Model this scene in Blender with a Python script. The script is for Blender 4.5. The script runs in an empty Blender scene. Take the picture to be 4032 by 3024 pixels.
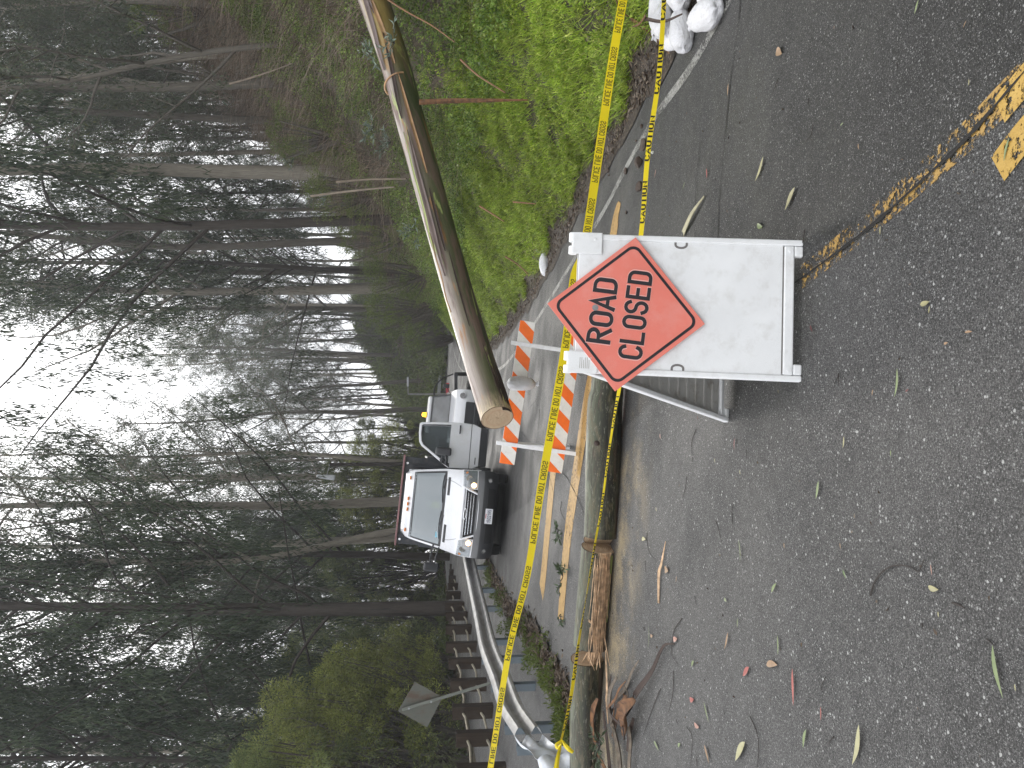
import bpy, math, random
import numpy as np
from mathutils import Vector, Matrix
R = math.radians
scene = bpy.context.scene
COL = scene.collection
random.seed(7)
# ------------------------------------------------------------------ camera
FPX = 3030.0; CAMH = 1.70; PITCH = math.atan((2016-1745)/FPX)
cp, sp = math.cos(PITCH), math.sin(PITCH)
FWD = np.array([0, cp, -sp]); DOWN = np.array([0, -sp, -cp]); RIGHT = np.array([1.0, 0, 0])
CAM = np.array([0, 0, CAMH])
cam_d = bpy.data.cameras.new("camera"); cam = bpy.data.objects.new("camera", cam_d); COL.objects.link(cam)
cam_d.sensor_width = 36; cam_d.lens = FPX/4032*36; cam_d.clip_start = 0.05; cam_d.clip_end = 3000
m = Matrix.Identity(4)
for r in range(3):
    m[r][0] = DOWN[r]; m[r][1] = RIGHT[r]; m[r][2] = -FWD[r]; m[r][3] = CAM[r]
cam.matrix_world = m
scene.camera = cam
# ------------------------------------------------------------------ world, sun
SUN_EL, SUN_AZ = 30, -4      # azimuth measured from +Y towards +X
W = bpy.data.worlds.new("World"); scene.world = W; W.use_nodes = True
nt = W.node_tree; nt.nodes.clear()
o_ = nt.nodes.new('ShaderNodeOutputWorld'); bg = nt.nodes.new('ShaderNodeBackground')
sky = nt.nodes.new('ShaderNodeTexSky'); sky.sky_type = 'NISHITA'; sky.sun_disc = False
sky.sun_elevation = R(SUN_EL); sky.sun_rotation = R(SUN_AZ)
tc = nt.nodes.new('ShaderNodeTexCoord'); nz = nt.nodes.new('ShaderNodeTexNoise'); nz.inputs['Scale'].default_value = 2.2
nz.inputs['Detail'].default_value = 5
rmp = nt.nodes.new('ShaderNodeValToRGB')
rmp.color_ramp.elements[0].position = .34; rmp.color_ramp.elements[0].color = (.56, .58, .62, 1)
rmp.color_ramp.elements[1].position = .62; rmp.color_ramp.elements[1].color = (1, 1, 1, 1)
mul = nt.nodes.new('ShaderNodeVectorMath'); mul.operation = 'SCALE'; mul.inputs['Scale'].default_value = 13.5
mx = nt.nodes.new('ShaderNodeMix'); mx.data_type = 'RGBA'; mx.inputs[0].default_value = .93
nt.links.new(tc.outputs['Generated'], nz.inputs['Vector']); nt.links.new(nz.outputs[0], rmp.inputs[0])
nt.links.new(rmp.outputs[0], mul.inputs[0]); nt.links.new(sky.outputs[0], mx.inputs[6]); nt.links.new(mul.outputs[0], mx.inputs[7])
nt.links.new(mx.outputs[2], bg.inputs[0]); bg.inputs[1].default_value = .10
nt.links.new(bg.outputs[0], o_.inputs[0])
sd = bpy.data.lights.new("sun", 'SUN'); sun = bpy.data.objects.new("sun", sd); COL.objects.link(sun)
sd.energy = 1.5; sd.angle = R(18); sd.color = (1, .96, .9)
sv = Vector((math.sin(R(SUN_AZ))*math.cos(R(SUN_EL)), math.cos(R(SUN_AZ))*math.cos(R(SUN_EL)), math.sin(R(SUN_EL))))
sun.rotation_euler = sv.to_track_quat('Z', 'Y').to_euler(); sun.location = (0, 40, 60)
scene.view_settings.view_transform = 'Standard'; scene.view_settings.look = 'None'
scene.view_settings.exposure = 1.08; scene.view_settings.gamma = 1
scene.cycles.max_bounces = 6; scene.cycles.transparent_max_bounces = 12
scene.cycles.use_denoising = True

# ------------------------------------------------------------------ tagging and mesh helpers
ORG = {}
def tag(o, label=None, cat=None, group=None, kind=None):
    if label: o['label'] = label
    if cat: o['category'] = cat
    if group: o['group'] = group
    if kind: o['kind'] = kind
    return o
def thing(name, label, cat, loc=(0, 0, 0), rot=None, group=None):
    o = bpy.data.objects.new(name, None); COL.objects.link(o); o.empty_display_size = .2
    mw = Matrix.Translation(Vector(loc))
    if rot is not None: mw = mw @ rot
    o.matrix_world = mw; ORG[o] = mw
    return tag(o, label, cat, group)
class MB:
    def __init__(s): s.v = []; s.f = []; s.fm = []; s.mi = 0
    def add(s, vs, fs):
        n = len(s.v); s.v.extend([tuple(map(float, p)) for p in vs])
        for f in fs: s.f.append(tuple(i+n for i in f)); s.fm.append(s.mi)
        return s
    def box(s, c, size, rot=None, taper=None):
        x, y, z = [q/2 for q in size]; tp = taper or 1
        P = [(-x,-y,-z),(x,-y,-z),(x,y,-z),(-x,y,-z),(-x*tp,-y*tp,z),(x*tp,-y*tp,z),(x*tp,y*tp,z),(-x*tp,y*tp,z)]
        P = [Vector(p) for p in P]
        if rot is not None: P = [rot @ p for p in P]
        P = [p+Vector(c) for p in P]
        return s.add(P, [(0,3,2,1),(4,5,6,7),(0,1,5,4),(1,2,6,5),(2,3,7,6),(3,0,4,7)])
    def tube(s, pts, rad, n=8, cap=True, sq=1.0):
        pts = [Vector(p) for p in pts]; k = len(pts)
        if not hasattr(rad, '__len__'): rad = [rad]*k
        up = Vector((0, 0, 1)); vs = []; prev = None
        for i, p in enumerate(pts):
            t = (pts[min(i+1, k-1)]-pts[max(i-1, 0)])
            t = t.normalized() if t.length > 1e-9 else Vector((0,0,1))
            if prev is None:
                a = t.cross(up if abs(t.z) < .95 else Vector((1, 0, 0))).normalized()
            else:
                a = (prev-t*prev.dot(t))
                a = a.normalized() if a.length > 1e-6 else t.orthogonal().normalized()
            b = t.cross(a); prev = a
            for j in range(n):
                th = 2*math.pi*j/n
                vs.append(p+a*(math.cos(th)*rad[i])+b*(math.sin(th)*rad[i]*sq))
        fs = []
        for i in range(k-1):
            for j in range(n):
                fs.append((i*n+j, i*n+(j+1) % n, (i+1)*n+(j+1) % n, (i+1)*n+j))
        if cap:
            fs.append(tuple(range(n-1, -1, -1))); fs.append(tuple(range((k-1)*n, k*n)))
        return s.add(vs, fs)
    def grid(s, P):
        a = len(P); b = len(P[0]); vs = [p for row in P for p in row]
        return s.add(vs, [(i*b+j, i*b+j+1, (i+1)*b+j+1, (i+1)*b+j) for i in range(a-1) for j in range(b-1)])
    def prism(s, poly, y0, y1, f=None):
        """polygon (u,w) extruded from y0 to y1; f maps (u,w,y)->xyz"""
        f = f or (lambda u, w, y: (u, y, w)); n = len(poly)
        vs = [f(u, w, y0) for u, w in poly]+[f(u, w, y1) for u, w in poly]
        fs = [tuple(range(n)), tuple(range(2*n-1, n-1, -1))]
        fs += [(i, i+n, (i+1) % n+n, (i+1) % n) for i in range(n)]
        return s.add(vs, fs)
    def disc(s, c, ax, r, n=16, r0=0):
        ax = Vector(ax).normalized(); a = ax.orthogonal().normalized(); b = ax.cross(a); c = Vector(c)
        vs = [c+a*math.cos(2*math.pi*j/n)*r+b*math.sin(2*math.pi*j/n)*r for j in range(n)]
        return s.add(vs, [tuple(range(n))])
    def build(s, name, mats, parent=None, smooth=0, bevel=0, world=False):
        me = bpy.data.meshes.new(name); vs = s.v
        if world and parent is not None:
            inv = ORG[parent].inverted(); vs = [tuple(inv @ Vector(p)) for p in vs]
        me.from_pydata(vs, [], s.f)
        if not isinstance(mats, (list, tuple)): mats = [mats]
        for q in mats: me.materials.append(q)
        if len(mats) > 1: me.polygons.foreach_set('material_index', s.fm)
        o = bpy.data.objects.new(name, me); COL.objects.link(o)
        if parent is not None: o.parent = parent; ORG[o] = ORG.get(parent, Matrix.Identity(4))
        if smooth:
            me.polygons.foreach_set('use_smooth', [True]*len(me.polygons))
            if smooth < 180: me.set_sharp_from_angle(angle=R(smooth))
        if bevel:
            b = o.modifiers.new('bevel', 'BEVEL'); b.width = bevel; b.segments = 2; b.limit_method = 'ANGLE'
        me.update(); return o
def np_mesh(name, V, F, mat, parent=None, smooth=False, loops=4):
    """V (n,3), F (k,loops) numpy arrays -> one mesh object"""
    me = bpy.data.meshes.new(name); me.vertices.add(len(V)); me.vertices.foreach_set('co', np.ascontiguousarray(V, np.float32).ravel())
    k = len(F); me.loops.add(k*loops); me.loops.foreach_set('vertex_index', np.ascontiguousarray(F, np.int32).ravel())
    me.polygons.add(k); me.polygons.foreach_set('loop_start', np.arange(0, k*loops, loops, dtype=np.int32))
    if smooth: me.polygons.foreach_set('use_smooth', np.ones(k, bool))
    me.update(calc_edges=True); me.validate()
    if mat: me.materials.append(mat)
    o = bpy.data.objects.new(name, me); COL.objects.link(o)
    if parent is not None: o.parent = parent
    return o

# ------------------------------------------------------------------ materials
class N:
    def __init__(s, name):
        s.m = bpy.data.materials.new(name); s.m.use_nodes = True; s.t = s.m.node_tree; s.t.nodes.clear()
        s.out = s.t.nodes.new('ShaderNodeOutputMaterial')
        s.tc = s.t.nodes.new('ShaderNodeTexCoord')
    def n(s, typ, ins=None, **kw):
        k = s.t.nodes.new('ShaderNode'+typ)
        for a, b in kw.items(): setattr(k, a, b)
        for a, b in (ins or {}).items(): s.set(k.inputs[a], b)
        return k
    def set(s, sock, v):
        if isinstance(v, bpy.types.NodeSocket): s.t.links.new(v, sock)
        else: sock.default_value = v
    def noise(s, scale, detail=4, rough=.55, vec=None, dist=0):
        k = s.n('TexNoise', {'Scale': scale, 'Detail': detail, 'Roughness': rough, 'Distortion': dist})
        s.t.links.new(vec if vec is not None else s.tc.outputs['Object'], k.inputs['Vector']); return k.outputs[0]
    def vor(s, scale, vec=None, feature='F1'):
        k = s.n('TexVoronoi', {'Scale': scale}, feature=feature)
        s.t.links.new(vec if vec is not None else s.tc.outputs['Object'], k.inputs['Vector']); return k
    def ramp(s, fac, stops, interp='LINEAR'):
        k = s.n('ValToRGB'); k.color_ramp.interpolation = interp; e = k.color_ramp.elements
        while len(e) < len(stops): e.new(.5)
        for q, (p, c) in zip(e, stops):
            q.position = p; q.color = (c[0], c[1], c[2], 1) if hasattr(c, '__len__') else (c, c, c, 1)
        s.t.links.new(fac, k.inputs[0]); return k.outputs[0]
    def mix(s, fac, a, b, blend='MIX'):
        k = s.n('Mix', data_type='RGBA', blend_type=blend); s.set(k.inputs[0], fac)
        for i, v in ((6, a), (7, b)): s.set(k.inputs[i], v if isinstance(v, bpy.types.NodeSocket) else (*v, 1))
        return k.outputs[2]
    def math(s, op, a, b=0, c=0):
        k = s.n('Math', operation=op); s.set(k.inputs[0], a); s.set(k.inputs[1], b)
        s.set(k.inputs[2], c); return k.outputs[0]
    def scale(s, v, vec=None):
        k = s.n('Mapping'); k.inputs['Scale'].default_value = v
        s.t.links.new(vec if vec is not None else s.tc.outputs['Object'], k.inputs['Vector']); return k.outputs[0]
    def bump(s, h, strength=.4, dist=.01):
        k = s.n('Bump', {'Strength': strength, 'Distance': dist}); s.t.links.new(h, k.inputs['Height']); return k.outputs[0]
    def bsdf(s, color, rough=.6, normal=None, metal=0, spec=.5, emit=None, estr=0, alpha=None, coat=0):
        k = s.n('BsdfPrincipled'); s.set(k.inputs['Base Color'], color if isinstance(color, bpy.types.NodeSocket) else (*color, 1))
        s.set(k.inputs['Roughness'], rough); k.inputs['Metallic'].default_value = metal
        k.inputs['Specular IOR Level'].default_value = spec; k.inputs['Coat Weight'].default_value = coat
        if normal is not None: s.set(k.inputs['Normal'], normal)
        if emit is not None: k.inputs['Emission Color'].default_value = (*emit, 1); k.inputs['Emission Strength'].default_value = estr
        if alpha is not None: s.set(k.inputs['Alpha'], alpha)
        return k.outputs[0]
    def done(s, sh): s.t.links.new(sh, s.out.inputs[0]); return s.m
def simple(name, c, rough=.6, var=.15, scale=6, bump=0, metal=0, spec=.5, coat=0, dirt=None, dirtamt=.5):
    k = N(name); a = tuple(q*(1-var) for q in c); b = tuple(min(1, q*(1+var)) for q in c)
    nz = k.noise(scale, 5); col = k.ramp(nz, [(.3, a), (.7, b)])
    if dirt:
        col = k.mix(k.ramp(k.noise(scale*2.3, 8, .7), [(.5, 0.), (.75, dirtamt)]), col, dirt)
    nm = k.bump(k.noise(scale*12, 3), bump, .005) if bump else None
    return k.done(k.bsdf(col, rough, nm, metal, spec, coat=coat))
def leafmat(name, cols, trans=.35, rough=.5, var=None):
    k = N(name); g = k.n('NewGeometry')
    oi = k.n('ObjectInfo')
    f = k.math('FRACT', k.math('ADD', g.outputs['Random Per Island'], k.math('MULTIPLY', oi.outputs['Random'], .0)))
    n_ = len(cols); col = k.ramp(f, [(i/(n_-1), c) for i, c in enumerate(cols)])
    big = k.ramp(k.noise(.35, 3), [(.35, .65), (.65, 1.25)])
    col = k.mix(1.0, col, big, 'MULTIPLY')
    if var: col = k.mix(1.0, col, k.ramp(k.noise(var[0], 4, .6), [(.33, var[1]), (.66, var[2])]), 'MULTIPLY')
    ov = k.math('MULTIPLY_ADD', oi.outputs['Random'], .35, .82)
    vm = k.n('VectorMath', {0: col}, operation='SCALE'); k.set(vm.inputs['Scale'], ov); col = vm.outputs[0]
    d = k.bsdf(col, rough, spec=.25); t = k.n('BsdfTranslucent', {'Color': col})
    mxs = k.n('MixShader', {0: trans}); k.t.links.new(d, mxs.inputs[1]); k.t.links.new(t.outputs[0], mxs.inputs[2])
    return k.done(mxs.outputs[0])

def asphalt():
    k = N('asphalt'); sepn = k.n('SeparateXYZ', {0: k.tc.outputs['Object']}); X, Y = sepn.outputs[0], sepn.outputs[1]
    side = k.math('ADD', X, k.math('MULTIPLY', Y, .26))                      # older lane to the right of the seam
    side = k.math('ADD', side, k.math('MULTIPLY', k.math('SUBTRACT', k.noise(3, 4), .5), .12))
    right = k.ramp(k.math('ADD', k.math('SUBTRACT', side, 1.47), .5), [(.49, 0.), (.53, 1.)])
    big = k.noise(.7, 5, .6); mid = k.noise(9, 5, .6); fine = k.noise(130, 3, .75)
    a = k.ramp(big, [(.3, (.040, .039, .038)), (.7, (.066, .064, .062))])
    b = k.ramp(big, [(.3, (.022, .0215, .021)), (.7, (.034, .033, .032))])
    col = k.mix(right, a, b)
    col = k.mix(1, col, k.ramp(mid, [(.3, .84), (.7, 1.16)]), 'MULTIPLY')
    col = k.mix(1, col, k.ramp(fine, [(.32, .12), (.5, .95), (.68, 2.6)]), 'MULTIPLY')
    # pale aggregate
    for sc, thr, br in ((150, .72, .20), (100, .80, .24), (70, .88, .28), (50, .965, .42), (210, .80, .26)):
        v = k.vor(sc); dist = v.outputs['Distance']; rnd = k.n('SeparateXYZ', {0: v.outputs['Color']}).outputs[0]
        th = k.math('MULTIPLY_ADD', right, .06, thr)
        msk = k.math('MULTIPLY', k.math('GREATER_THAN', rnd, th), k.math('LESS_THAN', k.math('ADD', dist, k.math('MULTIPLY', k.math('SUBTRACT', fine, .5), .5)), .30))
        col = k.mix(k.math('MULTIPLY', msk, .85), col, (br, br, br*.97))
    # sawdust lying round the cut log
    band = k.math('ABSOLUTE', k.math('SUBTRACT', Y, k.math('MULTIPLY_ADD', X, .03, 6.95)))
    bm = k.ramp(band, [(.0, 1.), (.35, .55), (.8, 0.)])
    xr = k.ramp(k.math('MULTIPLY_ADD', X, .2, 1.0), [(.02, 0.), (.25, 1.), (.85, 1.), (1.0, 0.)])
    sdn = k.ramp(k.math('ADD', k.noise(1.6, 4, .6), k.math('MULTIPLY', k.noise(75, 2, .8), .55)), [(.74, 0.), (.9, 1.)])
    col = k.mix(k.math('MULTIPLY', k.math('MULTIPLY', bm, xr), k.math('MULTIPLY', sdn, .65)), col, (.40, .31, .17))
    wet = k.ramp(k.noise(1.1, 4, .5), [(.4, .50), (.65, .74)])
    h = k.math('ADD', k.math('MULTIPLY', k.noise(120, 4, .7), .8), k.math('MULTIPLY', k.noise(30, 3), .25))
    return k.done(k.bsdf(col, wet, k.bump(h, 1., .010), spec=.35))
ASPH = asphalt()
def paint(name, c, c2, thr=.5, sc=28):
    k = N(name); w = k.math('ADD', k.math('MULTIPLY', k.noise(sc, 6, .75), .7), k.math('MULTIPLY', k.noise(3, 3), .3))
    col = k.ramp(k.noise(14, 5), [(.3, c), (.7, c2)])
    a = k.ramp(w, [(thr-.02, 0.), (thr+.02, 1.)])
    return k.done(k.bsdf(col, .6, k.bump(k.noise(140, 3), .5, .004), alpha=a))
YEL = paint('worn_yellow_paint', (.27, .155, .035), (.38, .23, .065), .43)
YELW = paint('very_worn_yellow_paint', (.27, .165, .04), (.36, .22, .06), .525)
YELN = paint('thick_yellow_paint', (.34, .20, .03), (.44, .285, .07), .465)
WHT = paint('worn_white_paint', (.20, .20, .185), (.29, .285, .265), .475, 46)
CRK = simple('crack_black', (.012, .011, .010), .9)
def ground_mat():
    k = N('hillside_soil'); n1 = k.noise(.5, 6, .65); n2 = k.noise(6, 6, .7); n3 = k.noise(30, 4, .7)
    c = k.ramp(n1, [(.3, (.045, .034, .024)), (.5, (.095, .075, .054)), (.7, (.14, .125, .105))])
    c = k.mix(k.ramp(n2, [(.45, 0.), (.62, .8)]), c, (.03, .045, .014))
    c = k.mix(1, c, k.ramp(n3, [(.3, .5), (.7, 1.5)]), 'MULTIPLY')
    return k.done(k.bsdf(c, .9, k.bump(k.math('ADD', n2, n3), 1., .06), spec=.2))
SOIL = ground_mat()
def litter_mat():
    k = N('leaf_litter'); v = k.vor(38, k.scale((1, 1.6, 1), k.tc.outputs['Object']))
    c = k.ramp(k.n('SeparateXYZ', {0: v.outputs['Color']}).outputs[0], [(0, (.014, .010, .008)), (.5, (.035, .026, .019)), (.85, (.075, .055, .040)), (1, (.17, .14, .11))])
    return k.done(k.bsdf(c, .75, k.bump(v.outputs['Distance'], .9, .02), spec=.3))
LITTER = litter_mat()
def bark_mat(name, base, c2, c3, green=0):
    k = N(name); st = k.noise(1.0, 6, .65, k.scale((7, 7, .55))); s2 = k.noise(1, 5, .7, k.scale((30, 30, 2.2)))
    c = k.ramp(st, [(.30, c3), (.42, base), (.6, base), (.72, c2)])
    c = k.mix(1, c, k.ramp(s2, [(.3, .7), (.7, 1.25)]), 'MULTIPLY')
    return k.done(k.bsdf(c, .8, k.bump(s2, .5, .03), spec=.2))
BK_PALE = bark_mat('pale_eucalyptus_bark', (.21, .19, .155), (.36, .32, .25), (.10, .08, .065))
BK_MID = bark_mat('grey_eucalyptus_bark', (.10, .09, .075), (.18, .15, .12), (.05, .042, .035))
BK_DARK = bark_mat('dark_rough_bark', (.045, .038, .032), (.065, .055, .045), (.025, .022, .02))
# ------------------------------------------------------------------ the lie of the land
_cp = np.array([(-.5,-16),(-.55,0),(-.65,8),(-1.0,12),(-1.55,16),(-2.15,22),(-2.4,28),(-2.3,35),(-1.7,43),(-.3,50),(2.0,57),(5.8,63),(11,68),(19,73),(31,77),(62,84)], float)
def _catmull(P, k=24):
    out = []
    Q = np.vstack([2*P[0]-P[1], P, 2*P[-1]-P[-2]])
    for i in range(1, len(Q)-2):
        for t in np.linspace(0, 1, k, endpoint=False):
            a, b, c, d = Q[i-1], Q[i], Q[i+1], Q[i+2]
            out.append(.5*((2*b)+(-a+c)*t+(2*a-5*b+4*c-d)*t*t+(-a+3*b-3*c+d)*t**3))
    out.append(P[-1]); return np.array(out)
PATH = _catmull(_cp)
_seg = np.gradient(PATH, axis=0); _seg /= np.linalg.norm(_seg, axis=1)[:, None]
PN = np.stack([_seg[:, 1], -_seg[:, 0]], 1)
PS = np.concatenate([[0], np.cumsum(np.linalg.norm(np.diff(PATH, axis=0), axis=1))]); PS -= 16.0   # s == y near the camera
_PP = (PATH**2).sum(1)
def to_sd(x, y):
    x = np.atleast_1d(np.asarray(x, float)).ravel(); y = np.atleast_1d(np.asarray(y, float)).ravel()
    s = np.empty_like(x); d = np.empty_like(x)
    for i in range(0, len(x), 20000):
        q = np.stack([x[i:i+20000], y[i:i+20000]], 1)
        j = (_PP[None]-2*q@PATH.T).argmin(1); r = q-PATH[j]
        s[i:i+20000] = PS[j]+(r*_seg[j]).sum(1); d[i:i+20000] = (r*PN[j]).sum(1)
    return s, d
def from_sd(s, d):
    s = np.asarray(s, float); x = np.interp(s, PS, PATH[:, 0]); y = np.interp(s, PS, PATH[:, 1])
    nx = np.interp(s, PS, PN[:, 0]); ny = np.interp(s, PS, PN[:, 1]); l = np.hypot(nx, ny)
    return x+nx/l*d, y+ny/l*d
def sst(v, a, b):
    t = np.clip((v-a)/(b-a), 0, 1); return t*t*(3-2*t)
def wob(x, y, f, seed=0.0):
    return (np.sin(x*f+1.3+seed)*np.cos(y*f*1.13+.7+seed*2)+.5*np.sin(x*f*2.3-y*f*1.7+2.1+seed)+.3*np.sin(x*f*4.9+y*f*4.1+seed*3))/1.8
def road_e(s): return np.interp(s, [-20,0,4,8,13,17.5,22,30,38,50,58,66,75,110], [0,0,-.01,-.02,.02,.10,.26,.62,.95,1.25,1.3,1.0,.8,1.2])
def road_b(s): return np.interp(s, [-20,0,3,6,9,17,40,55,90], [.02,.03,.055,.075,.105,.105,.09,.06,.03])
PAVL, PAVR = -7.6, 3.55
def height(x, y, sink=False):
    s, d = to_sd(x, y); x = np.atleast_1d(np.asarray(x, float)).ravel(); y = np.atleast_1d(np.asarray(y, float)).ravel()
    z = road_e(s)-road_b(s)*np.clip(d, -6.5, 3.6)
    e = d-PAVR
    H = np.interp(e, [0,.2,.45,.9,4.2,8,14,22,40,80], [0,-.04,.03,.28,2.75,6.2,12.2,16.5,22,30])
    z = z+np.where(e > 0, H, 0)+np.where(e > .3, wob(x, y, .55)*np.clip(e-.3, 0, 5)*.10+wob(x, y, 2.1, 3)*np.clip(e-.3, 0, 2)*.05, 0)
    l = -(d-PAVL)
    z = z-np.where(l > 0, np.minimum(l*.06, 1.6), 0)+np.where(l > .3, wob(x, y, .4, 5)*np.clip(l, 0, 4)*.05, 0)
    z = z+sst(y, 48, 76)*sst(-d, 4.6, 24)*11.5*sst(x, -14, 10)
    if sink: z = z-.07*sst(d, PAVL-.3, PAVL+.1)*(1-sst(d, PAVR-.1, PAVR+.25))
    return z
def hz(x, y): return float(height([x], [y])[0])
def ray(xi, yi):
    d = FWD+(xi-2016)/FPX*DOWN+(1512-yi)/FPX*RIGHT; return d
_T = np.concatenate([np.arange(.8, 20, .01), np.arange(20, 140, .08)])
def gp(xi, yi, lift=0.0):
    """ground point that the photograph shows at pixel (xi, yi)"""
    d = ray(xi, yi); P = CAM+_T[:, None]*d
    h = height(P[:, 0], P[:, 1])+lift
    k = np.nonzero(P[:, 2] < h)[0]
    k = k[0] if len(k) else len(_T)-1
    if k > 0:
        a = P[k-1, 2]-h[k-1]; b = P[k, 2]-h[k]; t = _T[k-1]+(_T[k]-_T[k-1])*(a/(a-b) if a != b else 0)
    else: t = _T[0]
    p = CAM+t*d; return Vector(p)
def at(xi, yi, y):
    """point at forward distance y (metres) in the direction of pixel (xi, yi)"""
    d = ray(xi, yi); return Vector(CAM+d*(y/d[1]))

# ------------------------------------------------------------------ ground sheets
def axis(lo, hi, c0, c1, fine, grow=1.13):
    a = list(np.arange(c0, c1+1e-6, fine)); st = fine
    while a[-1] < hi: st = min(st*grow, 40); a.append(a[-1]+st)
    st = fine
    while a[0] > lo: st = min(st*grow, 40); a.insert(0, a[0]-st)
    return np.array(a)
gx = axis(-500, 500, -24, 26, .33); gy = axis(-60, 700, -3, 66, .33)
GX, GY = np.meshgrid(gx, gy); GZ = height(GX.ravel(), GY.ravel(), True)
V = np.stack([GX.ravel(), GY.ravel(), GZ], 1); nx_, ny_ = len(gx), len(gy)
I = np.arange(nx_*ny_).reshape(ny_, nx_)
F = np.stack([I[:-1, :-1], I[:-1, 1:], I[1:, 1:], I[1:, :-1]], -1).reshape(-1, 4)
tag(np_mesh('ground', V, F, SOIL, smooth=True), kind='structure')
def strip_sd(name, s0, s1, ds, d0, d1, dd, mat, eps=0.0, kind='structure', jag=0, thick=0):
    S = np.arange(s0, s1+1e-6, ds); D = np.linspace(d0, d1, max(2, int(round((d1-d0)/dd))+1))
    SS, DD = np.meshgrid(S, D)
    if jag:
        rg = np.random.RandomState(3); DD = DD.copy()
        DD[0] += jag*wob(S, S*.3, 2.7, 1); DD[-1] += jag*wob(S, S*.3, 3.1, 4)
    x, y = from_sd(SS.ravel(), DD.ravel()); z = height(x, y)+eps
    Vv = np.stack([x, y, z], 1); I = np.arange(len(x)).reshape(SS.shape)
    Ff = np.stack([I[:-1, :-1], I[:-1, 1:], I[1:, 1:], I[1:, :-1]], -1).reshape(-1, 4)[:, ::-1]
    return tag(np_mesh(name, Vv, Ff, mat, smooth=True), kind=kind)
strip_sd('road', -10, 96, .3, PAVL, PAVR, .3, ASPH)
# leaf litter along the foot of the bank, and the raised litter strip below the guardrail
strip_sd('leaf_litter_verge', -6, 44, .25, PAVR-.12, PAVR+.75, .12, LITTER, .012, 'stuff', .12)
def surf_strip(name, pts, w, mat, eps=.005, kind='structure', step=.12, wj=0.0):
    """thin painted strip following the ground through world points"""
    P = [np.array(p[:2], float) for p in pts]; seg = []
    for a, b in zip(P[:-1], P[1:]):
        n = max(1, int(np.linalg.norm(b-a)/step)); seg += [a+(b-a)*i/n for i in range(n)]
    seg.append(P[-1]); Q = np.array(seg); T = np.gradient(Q, axis=0); T /= np.linalg.norm(T, axis=1)[:, None]
    Nn = np.stack([T[:, 1], -T[:, 0]], 1); ws = np.interp(np.linspace(0, 1, len(Q)), np.linspace(0, 1, len(w)), w) if hasattr(w, '__len__') else np.full(len(Q), w)
    if wj: ws = ws*(1+wj*np.sin(np.arange(len(Q))*2.1)*np.sin(np.arange(len(Q))*.77))
    rows = [Q+Nn*ws[:, None]*k for k in (-.5, 0, .5)]
    A = np.stack(rows, 1).reshape(-1, 2); z = height(A[:, 0], A[:, 1])+eps
    Vv = np.column_stack([A, z]); I = np.arange(len(A)).reshape(-1, 3)
    Ff = np.stack([I[:-1, :-1], I[:-1, 1:], I[1:, 1:], I[1:, :-1]], -1).reshape(-1, 4)
    return tag(np_mesh(name, Vv, Ff, mat), kind=kind)
def g2(*px): return [tuple(gp(a, b))[:2] for a, b in px]
def smooth_pts(p, k=6): return [tuple(q) for q in _catmull(np.array(p), k)]
fog = g2((3000,-230),(2861,18),(2721,267),(2581,462),(2472,650),(2356,869),(2254,1033),(2109,1268),(1985,1440))
fx, fy = from_sd(np.arange(27, 60, 3.), np.full(11, 2.75)); fog += list(zip(fx, fy))
surf_strip('road_edge_line', smooth_pts(fog), .10, WHT)
# far double yellow line crossing behind the sign, worn near line at the bottom
surf_strip('road_centre_line', smooth_pts(g2((2445,802),(2425,870),(2385,1130),(2345,1450),(2318,1560),(2262,1920),(2232,2150),(2208,2440))), [.03,.40,.52,.52,.55,.55,.5,.4], YEL)
surf_strip('road_centre_line', smooth_pts(g2((2262,1290),(2232,1500),(2208,1660),(2180,1850),(2160,2050),(2140,2270),(2132,2330))), [.42,.5,.55,.55,.5], YEL)
nl = g2((4090,250),(3950,395),(3802,545),(3640,690),(3449,856),(3267,1005),(3160,1090))
surf_strip('road_centre_line', smooth_pts(nl), .12, YELW, .004)
surf_strip('road_centre_line', smooth_pts(g2((4120,235),(4032,330),(3945,435))), .11, YELN, .008)
surf_strip('road_centre_line', smooth_pts(g2((4160,400),(4032,540),(3935,665))), .115, YELN, .006)
surf_strip('road_crack', smooth_pts(g2((4070,250),(3960,380),(3800,560),(3650,700),(3449,880),(3267,1020),(3100,1140))), [.004,.012,.02,.010,.016,.012,.008], CRK, .010, wj=.5)
surf_strip('road_crack', g2((2925,-60),(2905,120),(2880,300),(2868,420),(2850,620),(2832,800),(2828,1000)), [.012,.006,.012,.006,.01], CRK, .006, wj=.6)
for pts, w in [(((2205,1850),(2235,1880),(2262,1930),(2290,1990)), .010), (((2200,1310),(2210,1360),(2240,1400),(2250,1450),(2290,1480),(2300,1530)), .008),
               (((2130,1480),(2125,1540),(2110,1580),(2080,1610)), .008), (((2055,1700),(2085,1740),(2110,1790)), .010), (((2140,1830),(2170,1890),(2185,1960)), .008),
               (((2740,1000),(2745,700),(2760,560)), .008), (((2290,1990),(2310,2040),(2318,2090)), .008)]:
    surf_strip('road_crack', g2(*pts), w, CRK, .009, wj=.7)

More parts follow.
